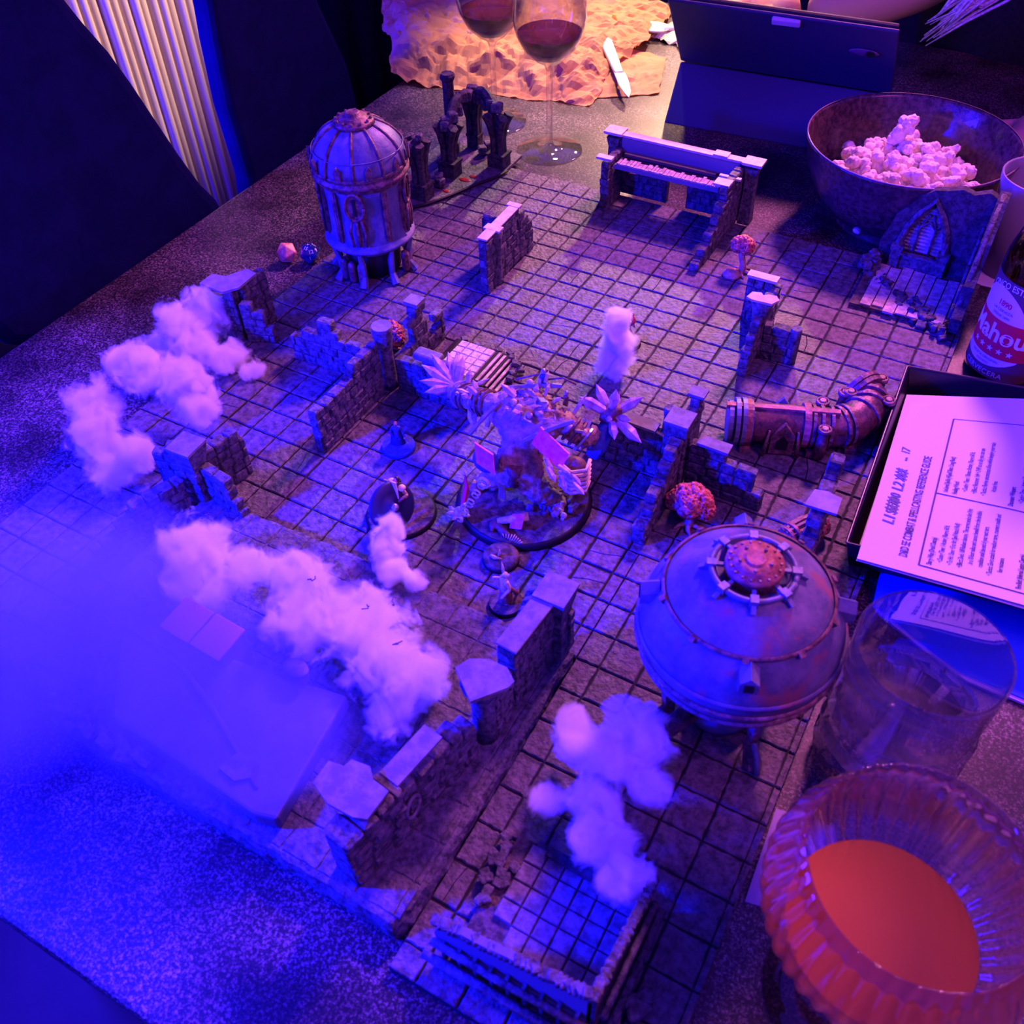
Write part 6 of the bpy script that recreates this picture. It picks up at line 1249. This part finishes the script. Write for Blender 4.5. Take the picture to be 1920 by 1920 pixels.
for i in range(40):
    a = i/40*2*PI; k.tube([hc+Vector((60*math.cos(a), 60*math.sin(a)+14, 70)), hc+Vector((84*math.cos(a), 84*math.sin(a)+16, 0)), hc+Vector((80*math.cos(a), max(-20, 84*math.sin(a))+30, -120))], [14, 15, 9], 5)
k.ball(hc+Vector((0, 12, 22)), 92, 20, 14, (.95, .95, 1.1)); k.build('hair', HAIRB, w)

# ------------------------------------------------------------------ cotton smoke and haze
def soft_volume(name, blobs, dens, col, amp=1.05, nscale=62, aniso=0.0, sharp=1.0, detail=4, absorb=None):
    """scattering volume that thins out towards the edge of every lump; blobs in mm relative to the object"""
    m = bpy.data.materials.new(name); m.use_nodes = True; n, l = m.node_tree.nodes, m.node_tree.links
    n.remove(n['Principled BSDF']); out = n['Material Output']; tc = n.new('ShaderNodeTexCoord'); acc = None
    for x, y, z, rx, ry, rz in blobs:
        mp = n.new('ShaderNodeVectorMath'); mp.operation = 'SUBTRACT'; mp.inputs[1].default_value = (x/1000, y/1000, z/1000); l.new(tc.outputs['Object'], mp.inputs[0])
        dv = n.new('ShaderNodeVectorMath'); dv.operation = 'DIVIDE'; dv.inputs[1].default_value = (rx/1000, ry/1000, rz/1000); l.new(mp.outputs[0], dv.inputs[0])
        ln = n.new('ShaderNodeVectorMath'); ln.operation = 'LENGTH'; l.new(dv.outputs[0], ln.inputs[0])
        if acc is None: acc = ln.outputs['Value']
        else:
            mn = n.new('ShaderNodeMath'); mn.operation = 'SMOOTH_MIN'; mn.inputs[2].default_value = .42; l.new(acc, mn.inputs[0]); l.new(ln.outputs['Value'], mn.inputs[1]); acc = mn.outputs[0]
    nz_ = n.new('ShaderNodeTexNoise'); nz_.inputs['Scale'].default_value = nscale; nz_.inputs['Detail'].default_value = detail; nz_.inputs['Roughness'].default_value = .6; nz_.inputs['Distortion'].default_value = .6; l.new(tc.outputs['Object'], nz_.inputs['Vector'])
    a1 = n.new('ShaderNodeMath'); a1.operation = 'MULTIPLY_ADD'; a1.inputs[1].default_value = amp*2; a1.inputs[2].default_value = -amp; l.new(nz_.outputs['Fac'], a1.inputs[0])
    a2 = n.new('ShaderNodeMath'); a2.operation = 'ADD'; l.new(acc, a2.inputs[0]); l.new(a1.outputs[0], a2.inputs[1])
    mr = n.new('ShaderNodeMapRange'); mr.interpolation_type = 'SMOOTHSTEP'; mr.inputs['From Min'].default_value = .98; mr.inputs['From Max'].default_value = .98-.55*sharp; mr.inputs['To Min'].default_value = 0; mr.inputs['To Max'].default_value = dens; l.new(a2.outputs[0], mr.inputs['Value'])
    vs = n.new('ShaderNodeVolumeScatter'); vs.inputs['Color'].default_value = (*col, 1); vs.inputs['Anisotropy'].default_value = aniso; l.new(mr.outputs[0], vs.inputs['Density']); last = vs.outputs[0]
    if absorb:
        va = n.new('ShaderNodeVolumeAbsorption'); va.inputs['Color'].default_value = (*absorb, 1); l.new(mr.outputs[0], va.inputs['Density']); ad = n.new('ShaderNodeAddShader'); l.new(last, ad.inputs[0]); l.new(va.outputs[0], ad.inputs[1]); last = ad.outputs[0]
    l.new(last, out.inputs['Volume'])
    return m
def puff(name, u, v, z, blobs, label, cat, dens=700, col=(.97, .95, .97), group=None, vox=2.6, grow=1.3, **kw):
    root_loc = P(u, v, z); bl2 = []
    for bu, bv_, bz, rx, ry, rz in blobs: q = (P(bu, bv_, bz)-root_loc)*1000; bl2.append((q.x, q.y, q.z, rx, ry, rz))
    bm = bmesh.new()
    for x, y, zz, rx, ry, rz in bl2:
        bmesh.ops.create_icosphere(bm, subdivisions=3, radius=1, matrix=Matrix.Translation((x/1000, y/1000, zz/1000)) @ Matrix.Diagonal((rx*grow/1000, ry*grow/1000, rz*grow/1000, 1)))
    me = bpy.data.meshes.new(name); bm.to_mesh(me); bm.free()
    me = mod_mesh(me, [('REMESH', dict(mode='VOXEL', voxel_size=vox/1000))]); me.materials.clear()
    m = soft_volume(name+'_cotton', bl2, dens, col, **kw); o = link(name, me, m); o.location = root_loc; return tag(o, label, cat, group, 'thing' if cat != 'haze' else 'stuff')
CG = 'cotton wool smoke puffs'
puff('cotton_smoke', 7.1, 5.4, 0, [(7.35, 6.1, 12, 17, 15, 13), (7.2, 5.7, 30, 17, 15, 18), (7.1, 5.4, 46, 13, 12, 12)], 'small upright cotton smoke puff in front of the archer', 'smoke', group=CG)
puff('cotton_smoke', -6.2, 12.3, -6, [(-6.3, 10.9, 30, 22, 20, 22), (-6.6, 11.9, 32, 24, 22, 20), (-5.6, 12.4, 24, 24, 20, 20), (-4.6, 12.0, 12, 20, 20, 13), (-7.4, 12.6, 12, 14, 14, 12), (-3.9, 11.9, 6, 15, 13, 8)], 'farthest left cotton smoke heap against the dark wedge wall', 'smoke', dens=420, group=CG)
puff('cotton_smoke', -4.6, 15.0, 0, [(-6.2, 14.9, 46, 18, 16, 12), (-5.2, 14.9, 48, 30, 24, 18), (-4.0, 14.6, 42, 28, 24, 20), (-3.2, 14.8, 26, 18, 18, 18)], 'bright rounded cotton smoke arch above the left floor', 'smoke', dens=620, group=CG)
puff('cotton_smoke', -5.0, 17.3, 0, [(-5.7, 16.6, 36, 24, 22, 22), (-5.0, 17.4, 28, 22, 22, 24), (-3.9, 18.0, 14, 22, 20, 16), (-3.3, 17.3, 26, 15, 15, 24)], 'blue lit cotton smoke column left of the square pillar ruin', 'smoke', dens=300, group=CG)
puff('cotton_smoke', 5.0, 19.6, 10, [(1.3, 19.7, 40, 28, 24, 22), (1.9, 20.3, 34, 26, 26, 20), (2.9, 19.5, 40, 24, 16, 12), (4.4, 19.2, 42, 26, 20, 18), (5.4, 20.0, 36, 32, 28, 22), (6.6, 19.4, 34, 30, 24, 20), (7.6, 20.0, 32, 28, 26, 22), (8.5, 20.1, 30, 22, 22, 22), (8.4, 21.0, 20, 17, 18, 14)], 'largest cotton smoke bank lying along the platform', 'smoke', dens=620, group=CG, vox=3.2)
puff('cotton_smoke', 6.1, 16.8, 0, [(5.15, 16.25, 22, 13, 12, 14), (5.35, 16.8, 20, 14, 13, 13), (5.9, 17.25, 14, 17, 12, 10), (6.5, 17.2, 13, 12, 10, 9)], 'small cotton smoke wisp below the round shield', 'smoke', dens=650, group=CG)
puff('cotton_smoke', 14.1, 20.3, 0, [(12.4, 19.4, 30, 12, 12, 14), (12.9, 19.9, 34, 15, 14, 12), (13.9, 19.2, 44, 22, 18, 16), (13.5, 19.9, 38, 20, 18, 16), (13.7, 20.9, 28, 19, 17, 16), (14.6, 20.1, 36, 14, 12, 10), (14.3, 21.6, 28, 20, 17, 17), (15.0, 22.1, 34, 17, 15, 14), (12.8, 21.1, 18, 14, 12, 10)], 'tall cotton smoke column between the tank and the near corner ruin', 'smoke', dens=520, group=CG)
# loose threads caught in the cotton
for i, (u, v, z) in enumerate(((5.2, 19.6, 63), (6.0, 19.0, 60), (6.8, 19.6, 58), (7.4, 19.1, 56), (8.2, 19.9, 58), (1.5, 19.3, 64))):
    t = th('dark_twig', u, v, z, ('forked dark twig scrap on the middle of the smoke bank', 'tiny dark thread on the far side of the smoke bank', 'curled dark thread on the smoke bank', 'short dark thread near the right part of the smoke bank', 'upright dark splinter at the right end of the smoke bank', 'dark twig scrap at the left end of the smoke bank')[i], 'twig', 'scraps in the cotton smoke')
    r = random.Random(i); k = MB(); pts_ = [Vector((0, 0, 0))]
    for j in range(5): pts_.append(pts_[-1]+Vector((r.uniform(-3, 3.5), r.uniform(-3, 3), r.uniform(-.6, .8))))
    k.tube(pts_, .45, 5); k.build('thread', LEATH, t)
# near left haze; blue lamp glow is partly put into its scatter and absorb colours
puff('blue_tinted_haze', 1.5, 23.5, 20, [(1.0, 22.6, 40, 150, 105, 60), (-1.5, 25.5, 30, 130, 110, 50), (5.0, 23.2, 32, 130, 66, 40)], 'drifting fog, blue lamp glow partly tinted into its colour, over the near left of the platform', 'haze', dens=26, col=(.35, .45, 1.0), absorb=(.25, .35, 1.0), vox=12, grow=1.1, nscale=9, amp=.45, sharp=1.5, detail=2)
